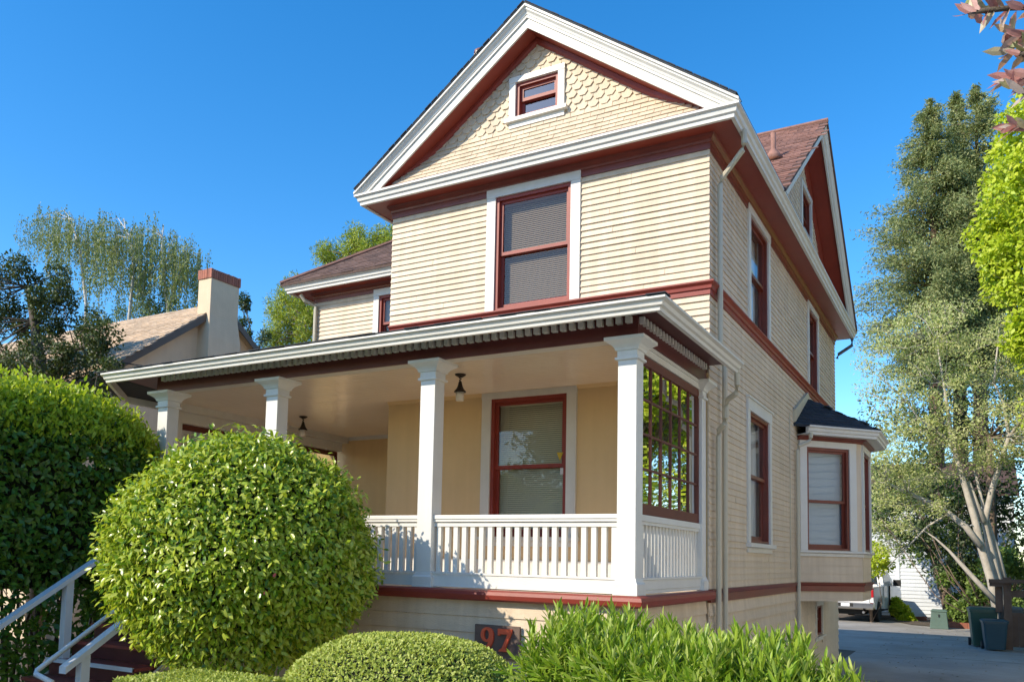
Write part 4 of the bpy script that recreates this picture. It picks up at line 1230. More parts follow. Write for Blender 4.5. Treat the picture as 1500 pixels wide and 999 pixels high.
# green under-tree behind the neighbour's roof and the small one behind the chimney
Y = 27; g = ground_of(210, Y)
tree('garden_tree', 'mid green tree behind the neighbour\'s roof below the birches', 'tree', g, [([g, at(210, 470, Y)], [.2, .08])],
     scatter([(150, 500), (160, 455), (200, 448), (235, 430), (275, 440), (290, 470), (280, 500)], 26, Y, 17, 240), M['bushleaf'], M['bark'], .13, .07)
Y = 24; g = ground_of(370, Y)
tree('garden_tree', 'small dark tree between the neighbour\'s chimney and the conifer', 'tree', g, [([g, at(368, 520, Y)], [.15, .06])],
     scatter([(345, 425), (356, 430), (362, 445), (372, 495), (392, 490), (396, 530), (350, 520)], 14, Y, 10, 200), M['deepleaf'], M['bark'], .12, .06)
# conifer behind the left wing
Y = 27; g = ground_of(470, Y)
tree('conifer', 'yellow green feathery conifer behind the left wing of the house', 'tree', g,
     [([g, at(470, 480, Y), at(492, 400, Y), at(505, 372, Y)], [.35, .25, .12, .04])],
     scatter([(395, 470), (402, 440), (425, 412), (440, 420), (455, 450), (470, 505), (392, 508)], 36, Y, 15, 420, 1.3) + scatter([(466, 375), (480, 360), (500, 368), (512, 350), (520, 332), (540, 332), (545, 350), (552, 345), (560, 332), (578, 335), (590, 400), (480, 400)], 34, Y, 13, 420, 1.3) + scatter([(420, 412), (470, 390), (600, 350), (600, 520), (470, 510)], 22, Y + 1, 22, 300), M['coniferleaf'], M['barkbrown'], .16, .035, up=.2, hollow=.2, shape=SIMPLE)


# redwoods at the right
def redwood(label, Y, x, ytop, prof):
    g = ground_of(x + 8, Y); t = thing('redwood', label, 'tree', g, 'redwoods behind the driveway')
    tp = at(x, ytop, Y); mb = MB(); mb.tube([g, (g * .45 + tp * .55), tp], [.45, .24, .02], 8); obj('trunk', mb, M['barkred'], t, smooth=True)
    bmb = MB(); PP, DD = [], []
    for _ in range(330):
        y = ytop + (560 - ytop) * random.random() ** .85; w = np.interp(y, *zip(*prof)) * random.uniform(.35, 1.28)
        f = (y - ytop) / (560 - ytop); o = at(x + 6 * f, y, Y)
        a = random.uniform(0, 2 * math.pi); ln = w * np.dot(o - CAM, _f) / FPX
        dr = np.array([math.cos(a), math.sin(a), random.uniform(-.12, .35)]); e = o + dr * ln
        bmb.tube([o, (o + e) / 2 + np.array([0, 0, .12]), e], [.035, .02, .006], 3)
        m = int(110 + 210 * ln / 2.2); h = rng.random(m) ** .62
        p = o + (e - o) * h[:, None] + rng.normal(size=(m, 3)) * np.array([.16, .16, .15]) * (.4 + .9 * min(1, ln / 1.6)) + np.array([0, 0, .12]) * np.sin(h * 3.1)[:, None]
        PP.append(p); DD.append(np.repeat([dr], m, 0))
    obj('branches', bmb, M['barkred'], t)
    PP, DD = np.concatenate(PP), np.concatenate(DD); m = len(PP); s = rng.uniform(.6, 1.3, m)
    leaves(t, M['redwoodleaf'], PP, unit(DD * .7 + rdir(m) * .8 + np.array([0, 0, -.25])), unit(rdir(m) * .9 - SUN * .9), .175 * s, .05 * s, name='crown')


redwood('tall dark redwood beyond the driveway, its lower broader top nearer the house', 45, 1365, 150, [(150, 5), (200, 32), (290, 55), (330, 82), (430, 88), (600, 95)])
redwood('tallest redwood at the right with a narrow pointed top', 46.5, 1430, 128, [(128, 4), (170, 26), (250, 45), (350, 55), (430, 60), (600, 80)])
redwood('shorter slim redwood tucked between the two bigger redwood tops', 48, 1400, 138, [(138, 3), (200, 18), (320, 34), (430, 60), (600, 70)])
# pale barked tree on the right
Y = 31; g = ground_of(1464, Y)
trunk = [tr(Y, [(1466, 905), (1452, 850), (1437, 800), (1428, 760), (1410, 700), (1395, 650), (1388, 600), (1382, 560), (1372, 500)], [13, 12, 11, 10, 8, 7, 5, 3, 2]),
         tr(Y + .3, [(1470, 905), (1462, 850), (1450, 800), (1442, 765), (1452, 720), (1468, 670), (1478, 640), (1470, 590), (1456, 560), (1462, 500)], [12, 11, 10, 9, 8, 7, 6, 4, 3, 2]),
         tr(Y + .2, [(1442, 765), (1430, 738), (1418, 705)], [9, 8, 6]),
         tr(Y - .2, [(1437, 800), (1415, 772), (1390, 752), (1360, 735), (1330, 722), (1297, 706)], [10, 9, 8, 7, 5, 3]),
         tr(Y - .4, [(1458, 880), (1430, 850), (1408, 826), (1390, 806), (1370, 788), (1352, 776)], [9, 7, 6, 4, 2.5, 1]),
         tr(Y + .5, [(1474, 860), (1462, 810), (1452, 780), (1440, 740), (1428, 690)], [8, 7, 6, 5, 3]),
         tr(Y, [(1395, 650), (1370, 630), (1345, 612), (1330, 590)], [5, 4, 3, 2]), tr(Y, [(1478, 640), (1500, 610), (1520, 570)], [5, 4, 2]),
         tr(Y - .2, [(1390, 752), (1360, 770), (1330, 800), (1300, 830)], [3, 3, 2, 1])]
trunk[0][0][0] = g; trunk[1][0][0] = g + np.array([.12, .1, 0])
pt = tree('pale_tree', 'airy pale leaved tree with forking white branches beside the driveway', 'tree', g, trunk,
          scatter([(1246, 560), (1262, 505), (1300, 475), (1330, 450), (1378, 428), (1420, 452), (1450, 440), (1500, 470), (1640, 470), (1640, 640), (1500, 660), (1440, 690), (1380, 700), (1300, 720), (1275, 700), (1252, 610)], 120, Y, 23, 225, .8, 1.8)
          + scatter([(1270, 700), (1370, 690), (1380, 745), (1330, 790), (1290, 820), (1275, 760)], 18, Y - .3, 18, 130, .8, 1.0)
          + scatter([(1500, 460), (1700, 440), (1720, 640), (1500, 660)], 30, Y, 30, 240, .8, 2.0), M['paleleaf'], M['barkpale'], .105, .043, branch_r=.022, twigs=7, hollow=.15)
# lime green tree at the right edge
Y = 25.5; g = np.array([4.4, 27.0, 0.0])
tree('lime_tree', 'bright lime green leafy tree at the right edge of the view', 'tree', g, [([g, g + np.array([-.1, 0, 5]), g + np.array([-.6, 0, 10.5])], [.24, .18, .06])],
     scatter([(1500, 128), (1476, 190), (1462, 250), (1448, 300), (1432, 365), (1440, 395), (1462, 430), (1480, 480), (1500, 530), (1700, 560), (1700, 120)], 190, Y, 24, 330, 1.0, 1.6)
     + [((random.uniform(2.2, 7.0), random.uniform(24.5, 30), random.uniform(2.4, 12)), (1.1, 1.1, .9), 380) for _ in range(125)], M['limeleaf'], M['barkbrown'], .14, .095, branch_r=.03)
# evergreen mass and shrubs behind the driveway
Y = 36; g = ground_of(1450, Y)
tree('evergreen', 'dark evergreen tree filling the gap behind the pale tree', 'tree', g, [([g, at(1450, 640, Y)], [.3, .1])],
     scatter([(1280, 600), (1330, 560), (1500, 540), (1700, 560), (1700, 880), (1400, 880), (1330, 800), (1275, 740)], 75, Y, 34, 380, 1.0, 1.5), M['deepleaf'], M['barkbrown'], .17, .09)
Y = 39; g = ground_of(1393, Y)
trunk = [tr(Y, [(1396, 905), (1386, 868), (1376, 845), (1368, 815), (1350, 795), (1330, 785)], [20, 18, 15, 11, 8, 4]), tr(Y, [(1390, 880), (1386, 850), (1392, 820), (1400, 780)], [12, 10, 8, 4]), tr(Y, [(1368, 815), (1350, 780), (1340, 740)], [6, 5, 3])]
trunk[0][0][0] = g
tree('crooked_tree', 'small tree with a crooked brown trunk in front of the pale blue wall', 'tree', g, trunk,
     scatter([(1275, 690), (1340, 690), (1420, 720), (1440, 790), (1395, 822), (1360, 810), (1330, 815), (1305, 790), (1280, 790)], 42, Y, 20, 260, .8, .8), M['bushleaf'], M['barkbrown'], .13, .075)
Y = 36.5; g = ground_of(1275, Y)
tree('garden_tree', 'small bright yellow green tree beside the bay window near the parked pickup', 'tree', g, [([g, at(1272, 820, Y)], [.06, .03])],
     scatter([(1262, 802), (1285, 795), (1306, 815), (1300, 838), (1270, 836)], 12, Y, 12, 150, .7), M['limeleaf'], M['barkbrown'], .13, .08)
for i, (x, y, rp, lab) in enumerate(((1432, 868, 30, 'leafy shrub with sunlit tips behind the green wheeled bin'), (1408, 842, 24, 'rounded shrub close to the crooked trunk'), (1470, 830, 32, 'large shrub behind the brown fence post'),
                                     (1315, 885, 11, 'small yellow green shrub beside the front wheel of the pickup'), (1328, 908, 8, 'low yellowish tuft at the foot of the pale blue wall'), (1420, 893, 18, 'shrub above the brick edging'))):
    Y = (36.5, 37.5, 33, 39, 38.5, 36)[i]
    c = at(x, y, Y); dep = float(np.dot(c - CAM, _f)); r = rp * dep / FPX; g = np.array([c[0], c[1], 0])
    tree('shrub', lab, 'shrub', g, [([g, c], [.05, .02])], [(c + rng.normal(size=3) * r * .55 * np.array([1, 1, .6]), (r * .5,) * 3, 260) for _ in range(9)] + [(np.array([c[0] + random.uniform(-r, r) * .7, c[1], c[2] * random.uniform(.2, .7)]), (r * .4,) * 3, 160) for _ in range(6)], M['limeleaf'] if i in (3, 4) else M['bushleaf'], M['barkbrown'], .13, .08, branch_r=.015)
for i, (x, y, lab) in enumerate(((-14, -12, 'leafy street tree across from the house, left of the view'), (-8.5, -15, 'leafy street tree behind the viewer, mirrored in the tall front window'))):
    g = np.array([x, y, 0.0])
    tree('street_tree', lab, 'tree', g, [([g, g + np.array([0, 0, 3]), g + np.array([.3, .2, 9])], [.25, .2, .06])], [(g + np.array([random.uniform(-3, 3), random.uniform(-2, 2), random.uniform(3.2, 11)]), (1.3, 1.3, 1.0), 330) for _ in range(60)], M['bushleaf'], M['bark'], .2, .13, branch_r=.05)
# plum branch hanging into the top right corner, its tree stands just outside the view
g = np.array([1.55, 2.3, 0.0])
t = thing('plum_tree', 'reddish leaved plum branch reaching into the top right corner', 'tree', g)
mb = MB(); mb.tube([g, g + np.array([-.05, .0, 1.6]), g + np.array([-.2, -.05, 2.6]), g + np.array([-.5, -.15, 3.3])], [.07, .055, .04, .02], 7); obj('trunk', mb, M['bark'], t, smooth=True)
fork = g + np.array([-.5, -.15, 3.3])
mb = MB(); PP, DD, NN, LL = [], [], [], []
for pts in ([(1620, -60), (1540, 10), (1480, 12), (1440, 16), (1418, 20)], [(1620, -60), (1545, 45), (1500, 52), (1475, 44)], [(1600, -20), (1540, 70), (1500, 80), (1475, 74)], [(1600, 0), (1540, 100), (1500, 118), (1478, 112)], [(1620, 60), (1550, 130), (1505, 138), (1485, 130)], [(1620, 120), (1560, 190), (1510, 188), (1488, 186)]):
    p = [fork] + [at(x, y, 2.0 + .1 * random.random()) for x, y in pts[1:]]
    mb.tube(p, [.014] + [.006] * (len(p) - 2) + [.002], 5)
    for a, b in zip(p[1:], p[2:]):
        m = max(4, int(np.linalg.norm(b - a) / .010))
        for k in range(m):
            q = a + (b - a) * (k + random.random()) / m; ax_ = (b - a) / np.linalg.norm(b - a); rr = rdir(1)[0]; rr -= ax_ * (rr @ ax_); rr /= np.linalg.norm(rr)
            PP.append(q); DD.append(ax_ * .7 + rr * .8); NN.append(rr * -.5 + ax_ * .6 + rdir(1)[0] * .4); LL.append(random.uniform(.035, .062))
    for k in range(4):
        PP.append(p[-1] - (p[-1] - p[-2]) * .12 * k); DD.append((p[-1] - p[-2]) / np.linalg.norm(p[-1] - p[-2]) + rdir(1)[0] * .7); NN.append(rdir(1)[0]); LL.append(random.uniform(.035, .055))
obj('twigs', mb, M['bark'], t, smooth=True)
PP, DD, NN, LL = map(np.array, (PP, DD, NN, LL))
leaves(t, M['plumleaf'], PP, DD, NN, LL, LL * .36, FULL, singles=min(280, len(PP) - 2))


# ------------------------------------------------------------------ porch steps and handrails
st = thing('porch_steps', 'dark red wooden steps climbing to the porch between the hedge and the round bush', 'steps', (-8.65, 6.4, 0))
nst = 10; rise = ZF / nst
for k in range(nst):
    y = 7.82 - (nst - 1 - k) * .28; z = (k + 1) * rise
    if k < nst - 1:
        mb = MB(); mb.box(-9.42, -7.88, y - .30, y + .015, z - .04, z - .003); obj('tread', mb, M['floorred'], st)
    mb = MB(); mb.box(-9.40, -7.90, y - .262 if k < nst - 1 else 7.86, (y - .24) if k < nst - 1 else 7.89, z - rise, z - .042); obj('riser', mb, M['dark'], st)
mb = MB(); mb.box(-9.42, -7.88, 6.115, 6.14, .885, .93); obj('nosing_strip', mb, M['white'], st)
for x in (-9.47, -7.85):
    mb = MB(); mb.prism([(x, 7.86, 0), (x, 7.86, 1.80), (x, 5.0, .02), (x, 5.0, 0)], (.04, 0, 0)); obj('stringer', mb, M['wall'], st)
hr = thing('stair_handrail', 'sloping white wooden handrail on the hedge side of the porch steps', 'handrail', (-9.27, 6.2, .2), 'handrails of the porch steps')
mb = MB(); mb.prism([(-9.33, 4.7, .83), (-9.33, 7.75, 2.75), (-9.33, 7.75, 2.81), (-9.33, 4.7, .89)], (.12, 0, 0)); obj('rail', mb, M['white'], hr)
for y in (6.25, 5.0):
    zz = .83 + (y - 4.7) * .63
    mb = MB(); mb.box(-9.315, -9.225, y - .045, y + .045, max(0, zz - 1.05), zz + .02); obj('post', mb, M['white'], hr)
hr2 = thing('stair_handrail', 'shorter white wooden handrail with a stub post beside the round bush', 'handrail', (-8.05, 5.7, .2), 'handrails of the porch steps')
mb = MB(); mb.prism([(-8.12, 5.43, .93), (-8.12, 7.75, 2.43), (-8.12, 7.75, 2.50), (-8.12, 5.43, 1.0)], (.11, 0, 0)); obj('rail', mb, M['white'], hr2)
for y in (5.66, 7.6):
    zz = .93 + (y - 5.43) * .645
    mb = MB(); mb.box(-8.11, -8.02, y - .05, y + .05, max(0, zz - 1.0), zz + .02); obj('post', mb, M['white'], hr2)
hp = thing('pipe_handrail', 'round white pipe handrail with a bent lower end beside the shorter rail', 'handrail', (-8.2, 5.4, .6))
mb = MB(); mb.tube([(-8.02, 5.30, .86), (-8.24, 5.26, .93), (-8.27, 5.29, .96), (-8.27, 7.6, 2.46)], .028, 8); obj('pipe', mb, M['white'], hp, smooth=True)
mb = MB(); mb.tube([(-8.27, 6.9, 2.0), (-8.08, 6.9, 2.0)], .012, 6); obj('bracket', mb, M['white'], hp)

# ------------------------------------------------------------------ neighbour's house
XN = -18.0
nb = thing('neighbour_house', 'tan stucco house with a pale brown shingle roof on the left', 'house', (-21, 16, 0))
ridge = at(292, 455, 15.5); RZN = 8.95; RYN = 16.1
sn = .72
for s in (-1, 1):
    slab(nb, M['rooftan'], [(XN + .25, RYN, RZN + .05), (-30, RYN, RZN + .05), (-30, RYN + s * 4.2, RZN + .05 - 4.2 * sn), (XN + .25, RYN + s * 4.2, RZN + .05 - 4.2 * sn)], .12)
sln = math.hypot(1, sn)
roof_shingles(nb, M['rooftan'], (-30, RYN - 4.2, RZN + .055 - 4.2 * sn), (1, 0, 0), (0, 1 / sln, sn / sln), (0, -sn / sln, 1 / sln), [(2.5, 0), (12.25, 0), (12.25, 4.2 * sln), (2.5, 4.2 * sln)], w=.32, e=.15)
for s in (-1, 1):
    mb = MB(); mb.prism([(XN + .255, RYN, RZN + .03), (XN + .255, RYN + s * 4.25, RZN + .03 - 4.25 * sn), (XN + .255, RYN + s * 4.25, RZN - .17 - 4.25 * sn), (XN + .255, RYN, RZN - .17)], (.035, 0, 0)); obj('rake_board', mb, plain('rake_brown', (.11, .085, .065), .6) if s < 0 else bpy.data.materials['rake_brown'], nb)
mb = MB(); mb.prism([(XN, RYN - 4, 0), (XN, RYN + 4, 0), (XN, RYN + 4, RZN - 4 * sn - .05), (XN, RYN, RZN - .05), (XN, RYN - 4, RZN - 4 * sn - .05)], (-.2, 0, 0)); obj('wall', mb, M['stucco'], nb)
mb = MB(); mb.box(-30, XN - .2, RYN - 3.8, RYN - 3.7, 0, RZN - 4 * sn + .1); obj('wall', mb, M['stucco'], nb)
ca, cb = 15.48, 16.47
XN_ = XN; cx0, cx1 = XN - .08, XN + .40
mb = MB(); mb.rings([[(cx0 - .12, ca - .10, 0), (cx1 + .10, ca - .10, 0), (cx1 + .10, cb + .25, 0), (cx0 - .12, cb + .25, 0)], [(cx0 - .05, ca - .03, 7.9), (cx1 + .04, ca - .03, 7.9), (cx1 + .04, cb + .10, 7.9), (cx0 - .05, cb + .10, 7.9)], [(cx0, ca, 8.5), (cx1, ca, 8.5), (cx1, cb, 8.5), (cx0, cb, 8.5)], [(cx0, ca, 9.50), (cx1, ca, 9.50), (cx1, cb, 9.50), (cx0, cb, 9.50)]])
ch = obj('chimney', mb, M['stucco'], nb)
for (xa, xb, ya, yb, nn_, al) in ((cx0 - .02, cx1 + .03, ca - .03, ca + .05, 6, 'x'), (cx1 - .06, cx1 + .03, ca + .06, cb + .03, 12, 'y')):
    for k in range(nn_):
        mb = MB(); j = random.uniform(-.006, .006)
        if al == 'x': w_ = (xb - xa) / nn_; mb.box(xa + k * w_ + .005, xa + (k + 1) * w_ - .005, ya + j, yb, 9.51, 9.76 + j)
        else: w_ = (yb - ya) / nn_; mb.box(xa, xb + j, ya + k * w_ + .005, ya + (k + 1) * w_ - .005, 9.51, 9.76 + j)
        obj('brick', mb, M['brick'], ch)
mb = MB(); mb.box(cx0 - .01, cx1 + .01, ca - .01, cb + .01, 9.50, 9.735); obj('mortar', mb, plain('mortar', (.3, .22, .17), .9), ch)
mb = MB()
pa, pb = at(120, 512, 13.0), at(330, 530, 11.5)
mb.tube([pa + (pb - pa) * f - np.array([0, 0, .25 * 4 * f * (1 - f)]) for f in np.linspace(0, 1, 12)], .014, 5)
tag(obj('service_cable', mb, M['black']), 'thin black cable sagging past the neighbour\'s roof to the porch', 'cable')

# ------------------------------------------------------------------ pale blue outbuilding behind the driveway
sh = thing('outbuilding', 'pale blue clapboard outbuilding with white trim beyond the driveway', 'building', (-3, 43, 0))
FO = FRONT(42.0)
mb = MB(FO); mb.box(-9, 1.4, -.2, 0, 0, 5.2); wl = obj('wall', mb, M['siding'], sh)
mb = MB(FO); z = .15
while z < 4.2:
    mb.board(-5.0, 1.4, z, z + .168, .03, .006); z += .165
obj('siding_boards', mb, M['siding'], sh, kind='stuff')
for u, w_ in ((-3.06, .16), (1.3, .2), (-5.1, .3)):
    mb = MB(FO); mb.box(u - w_ / 2, u + w_ / 2, 0, .05, 0, 5.2); obj('trim_post', mb, M['siding'], sh)
mb = MB(FO); mb.tube([(-5.28, .09, .3), (-5.28, .09, 5.0)], .07, 6); obj('downspout', mb, plain('spout_black', (.05, .055, .06), .5), sh)
for (a, b, c, d) in ((-6.9, -5.6, 2.55, 3.25), (-6.9, -5.6, 4.0, 4.7)):
    mb = MB(FO)
    for q in ((a - .1, a, c - .1, d + .1), (b, b + .1, c - .1, d + .1), (a, b, c - .1, c), (a, b, d, d + .1)): mb.box(q[0], q[1], 0, .06, q[2], q[3])
    wn_ = obj('window', mb, M['white'], sh); mb = MB(FO); mb.add([(a, .02, c), (b, .02, c), (b, .02, d), (a, .02, d)], [(0, 1, 2, 3)]); obj('pane', mb, M['glassdark'], wn_)
    mb = MB(FO); mb.box(a, b, .004, .012, c, d); obj('dark_room', mb, M['room'], wn_)
mb = MB(); mb.prism([(-9.2, 41.6, 5.2), (1.6, 41.6, 5.2), (1.6, 45.5, 7.0), (-9.2, 45.5, 7.0)], (0, 0, .12)); obj('roof', mb, M['roofbrown'], sh)

# ------------------------------------------------------------------ pickup truck
TX, TY = -4.45, 36.0
tk = thing('pickup_truck', 'white pickup truck parked with its tail toward the driveway behind the house', 'truck', (TX, TY, 0))
TH = math.radians(-6)


class TB(MB):
    def p(s, a):
        x, y, z = a; return (TX + x * math.cos(TH) - y * math.sin(TH), TY + x * math.sin(TH) + y * math.cos(TH), z)


wp = paint('truck_white_paint', (.78, .78, .77), .22, .04, 1, 0); chrome = plain('chrome', (.62, .62, .62), .18, 1.0); dglass = plain('truck_glass', (.02, .025, .03), .06)
W2 = 1.0
# bed sides as a profile with wheel arch, extruded in width
arch = [(1.1 + .52 * math.cos(a), .42 + .50 * math.sin(a)) for a in np.linspace(math.pi, 0, 11)]
sidep = [(0.03, .62), (.0, .95), (0.02, 1.36), (2.0, 1.38), (2.0, .48), (1.62, .48)] + [(y, z) for y, z in arch[::-1] if z > .47] + [(.58, .50)]
for s in (-1, 1):
    b = TB(); b.rings([[(s * (W2 - .16), y, z) for y, z in sidep], [(s * (W2 - .02), y, z) for y, z in sidep], [(s * (W2 - .05), y * .99 + .01, min(z, 1.34)) for y, z in sidep]]); obj('bed_side', b, wp, tk)
b = TB(); b.rings([[(-.82, -.0, .64), (.82, -.0, .64), (.82, .06, .64), (-.82, .06, .64)], [(-.84, -.03, .80), (.84, -.03, .80), (.84, .06, .80), (-.84, .06, .80)], [(-.84, -.03, 1.22), (.84, -.03, 1.22), (.84, .06, 1.22), (-.84, .06, 1.22)], [(-.84, .0, 1.37), (.84, .0, 1.37), (.84, .05, 1.37), (-.84, .05, 1.37)]]); tg = obj('tailgate', b, wp, tk)
b = TB(); b.box(-.13, .13, -.045, -.028, 1.08, 1.15); obj('handle', b, M['black'], tg)
b = TB(); b.box(-.82, .82, .1, 2.0, .55, .85); obj('bed_floor', b, M['black'], tk)
b = TB(); b.box(-.5, .5, .4, 5.2, .28, .55); obj('chassis', b, M['black'], tk)
cabp = [(2.02, .46), (2.02, 1.36), (2.10, 1.40), (2.22, 1.88), (2.50, 1.95), (3.55, 1.93), (4.25, 1.36), (5.35, 1.26), (5.62, 1.05), (5.66, .55), (5.2, .45), (4.95, .46), (4.9, .8), (4.6, .95), (4.25, .8), (4.15, .46)]
b = TB(); b.rings([[(-W2 + (.16 if z > 1.4 else .03), y, z) for y, z in cabp], [(W2 - (.16 if z > 1.4 else .03), y, z) for y, z in cabp]]); cab = obj('cab', b, wp, tk)
b = TB(); b.add([(-.72, 2.105, 1.44), (.72, 2.105, 1.44), (.66, 2.205, 1.83), (-.66, 2.205, 1.83)], [(0, 1, 2, 3)]); obj('rear_window', b, dglass, cab)
for s in (-1, 1):
    b = TB(); b.prism([(s * (W2 - .150), y, z) for y, z in ((2.35, 1.42), (2.42, 1.86), (3.0, 1.87), (3.0, 1.42))], (s * .012, 0, 0)); obj('side_window', b, dglass, cab)
    b = TB(); b.prism([(s * (W2 - .150), y, z) for y, z in ((3.08, 1.42), (3.08, 1.87), (3.5, 1.86), (4.05, 1.42))], (s * .012, 0, 0)); obj('side_window', b, dglass, cab)
    b = TB(); b.box(s * (W2 - .05) - .02, s * (W2 + .02), 2.98, 3.0, .6, 1.38); obj('door_gap', b, M['black'], cab)
    b = TB(); b.box(min(s * W2, s * (W2 + .28)), max(s * W2, s * (W2 + .28)), 3.72, 3.86, 1.36, 1.62); obj('mirror', b, M['black'], tk)
    b = TB(); b.rings([[(s * .845, -.035, .98), (s * .985, -.03, .98), (s * .985, .14, .98), (s * .845, .10, .98)], [(s * .845, -.03, 1.34), (s * .98, -.02, 1.34), (s * .98, .14, 1.34), (s * .845, .10, 1.34)]]); obj('taillight', b, plain('taillight', (.42, .012, .02), .25) if s < 0 else bpy.data.materials['taillight'], tk)
    for y in (1.1, 4.6):
        c = np.array([s * .86, y, .40]); b = TB()
        rg = []
        for r_, xo in ((.24, -.12), (.37, -.12), (.40, -.09), (.40, .09), (.37, .12), (.24, .12)):
            rg.append([(c[0] + xo, c[1] + r_ * math.cos(a), c[2] + r_ * math.sin(a)) for a in np.linspace(0, 2 * math.pi, 20, endpoint=False)])
        b.rings(rg); wh = obj('wheel', b, M['black'], tk)
        b = TB(); b.rings([[(c[0] + s * .10, c[1] + .23 * math.cos(a), c[2] + .23 * math.sin(a)) for a in np.linspace(0, 2 * math.pi, 14, endpoint=False)], [(c[0] + s * .06, c[1] + .06 * math.cos(a), c[2] + .06 * math.sin(a)) for a in np.linspace(0, 2 * math.pi, 14, endpoint=False)]]); obj('rim', b, chrome, wh)
b = TB(); b.rings([[(-.98, -.02, .50), (.98, -.02, .50), (.98, .12, .50), (-.98, .12, .50)], [(-1.0, -.16, .56), (1.0, -.16, .56), (1.0, .12, .56), (-1.0, .12, .56)], [(-1.0, -.17, .74), (1.0, -.17, .74), (1.0, .12, .74), (-1.0, .12, .74)], [(-.98, -.10, .78), (.98, -.10, .78), (.98, .12, .78), (-.98, .12, .78)]]); bu = obj('bumper', b, chrome, tk)
b = TB(); b.box(-.28, .28, -.182, -.172, .60, .74); obj('step_pad', b, M['black'], bu)
b = TB(); b.box(-.16, .16, -.19, -.183, .61, .73); obj('number_plate', b, plain('plate_white', (.75, .75, .76), .4), bu)
b = TB(); b.tube([(.62, .3, .42), (.64, -.12, .40)], .05, 8); obj('exhaust', b, chrome, tk)


# ------------------------------------------------------------------ wheeled bins, utility cabinet, fence, brick edging
def bin_(x, y, h, w, colr, label, rot=0.0):
    t = thing('wheeled_bin', label, 'bin', (x, y, 0), 'wheeled bins beside the driveway')
    m = paint('bin_plastic_' + label.split()[0], colr, .42, .12, 3, .05)

    class BB_(MB):
        def p(s, a): return (x + a[0] * math.cos(rot) - a[1] * math.sin(rot), y + a[0] * math.sin(rot) + a[1] * math.cos(rot), a[2])
    sq = lambda r, d, z: [(-r, -d, z), (-r + .04, -d - .03, z), (r - .04, -d - .03, z), (r, -d, z), (r, d, z), (-r, d, z)]
    b = BB_(); b.rings([sq(w * .40, w * .40, .04), sq(w * .46, w * .48, h * .5), sq(w * .5, w * .54, h * .86), sq(w * .53, w * .57, h * .86), sq(w * .53, w * .57, h * .91)]); obj('body', b, m, t)
    b = BB_(); b.rings([sq(w * .55, w * .60, h * .912), sq(w * .55, w * .60, h * .945), sq(w * .46, w * .50, h * .985), sq(w * .2, w * .2, h)]); obj('lid', b, m, t)
    b = BB_(); b.tube([(-w * .5, w * .62, h * .93), (w * .5, w * .62, h * .93)], .018, 6); obj('handle', b, m, t)
    for s in (-1, 1):
        b = BB_(); b.rings([[(s * w * .46 + o, w * .52 + .11 * math.cos(a), .11 + .11 * math.sin(a)) for a in np.linspace(0, 6.28, 12, endpoint=False)] for o in (-.03, .03)]); obj('wheel', b, M['black'], t)
    return t


bin_(.10, 27.9, 1.12, .66, (.018, .075, .055), 'green wheeled bin with a flat lid, the taller one in front of the shrubs', .1)
bin_(.36, 26.9, .84, .56, (.018, .062, .085), 'blue wheeled bin, the shorter one standing nearest the brown fence', .1)
bin_(.78, 28.8, 1.12, .58, (.12, .13, .135), 'grey lidded bin half hidden behind the brown fence post', .0)
uc = at(1376, 912, 34.8)
t = thing('utility_cabinet', 'short green utility cabinet at the end of the driveway beside the brick edging', 'cabinet', (uc[0], 34.8, 0))
gm = paint('cabinet_green', (.085, .14, .115), .5, .12, 3, .05)
mb = MB(); cx, cy = uc[0], 34.8
sq = lambda r, z: [(cx - r, cy - r, z), (cx + r, cy - r, z), (cx + r, cy + r, z), (cx - r, cy + r, z)]
mb.rings([sq(.30, 0), sq(.29, .08), sq(.245, .60)]); obj('body', mb, gm, t, bevel=.02)
mb = MB(); mb.rings([sq(.265, .602), sq(.265, .64), sq(.22, .68)]); obj('lid', mb, gm, t, bevel=.01)
mb = MB(); mb.box(cx - .02, cx + .02, cy - .285, cy - .262, .42, .52); obj('latch', mb, M['black'], t)
be = thing('brick_edging', 'low orange brick edging at the back of the driveway', 'edging', (-.9, 35.6, 0))
for k in range(14):
    a = at(1388 + k * 8, 913 + .35 * k, 35.6); mb = MB(); j = random.uniform(-.02, .02)
    mb.box(a[0] - .105, a[0] + .105, 35.5 + j, 35.62 + j, 0, .22 + random.uniform(-.02, .02)); obj('brick', mb, M['brick'], be)
for k in range(5):
    a = at(1330 + k * 6, 909, 39.2); mb = MB(); mb.box(a[0] - .09, a[0] + .09, 39.1, 39.22, 0, .16 + random.uniform(-.02, .02)); obj('brick', mb, M['brick'], be)
sheet('planting_bed', [(-6, 37.6), (-3.6, 37.6), (-3.2, 38.6), (-2.2, 36.0), (-1.6, 35.7), (3, 35.7), (3, 41.9), (-6, 41.9)], M['soil'], .02)

fe = thing('wooden_fence', 'weathered brown wooden fence and gate at the right edge beside the bins', 'fence', (1.4, 27.7, 0))
Yf_ = 27.4
def fx(px_): return float(at(px_, 880, Yf_)[0])
mb = MB(); mb.box(fx(1470), fx(1482), Yf_ - .07, Yf_ + .07, 0, 1.95); obj('post', mb, M['wood'], fe)
mb = MB(); mb.box(fx(1450), fx(1473), Yf_ - .12, Yf_ + .22, 1.70, 1.80); obj('cap_beam', mb, M['wood'], fe)
mb = MB(); mb.box(fx(1449), fx(1660), Yf_ - .16, Yf_ - .05, 1.80, 1.90); obj('cap_beam', mb, M['wood'], fe)
mb = MB(); mb.box(fx(1482), fx(1660), Yf_ - .045, Yf_ + .045, 1.42, 1.60); obj('rail', mb, M['wood'], fe)
mb = MB(); mb.box(fx(1482), fx(1660), Yf_ - .05, Yf_ + .03, .90, 1.0); obj('rail', mb, M['wood'], fe)
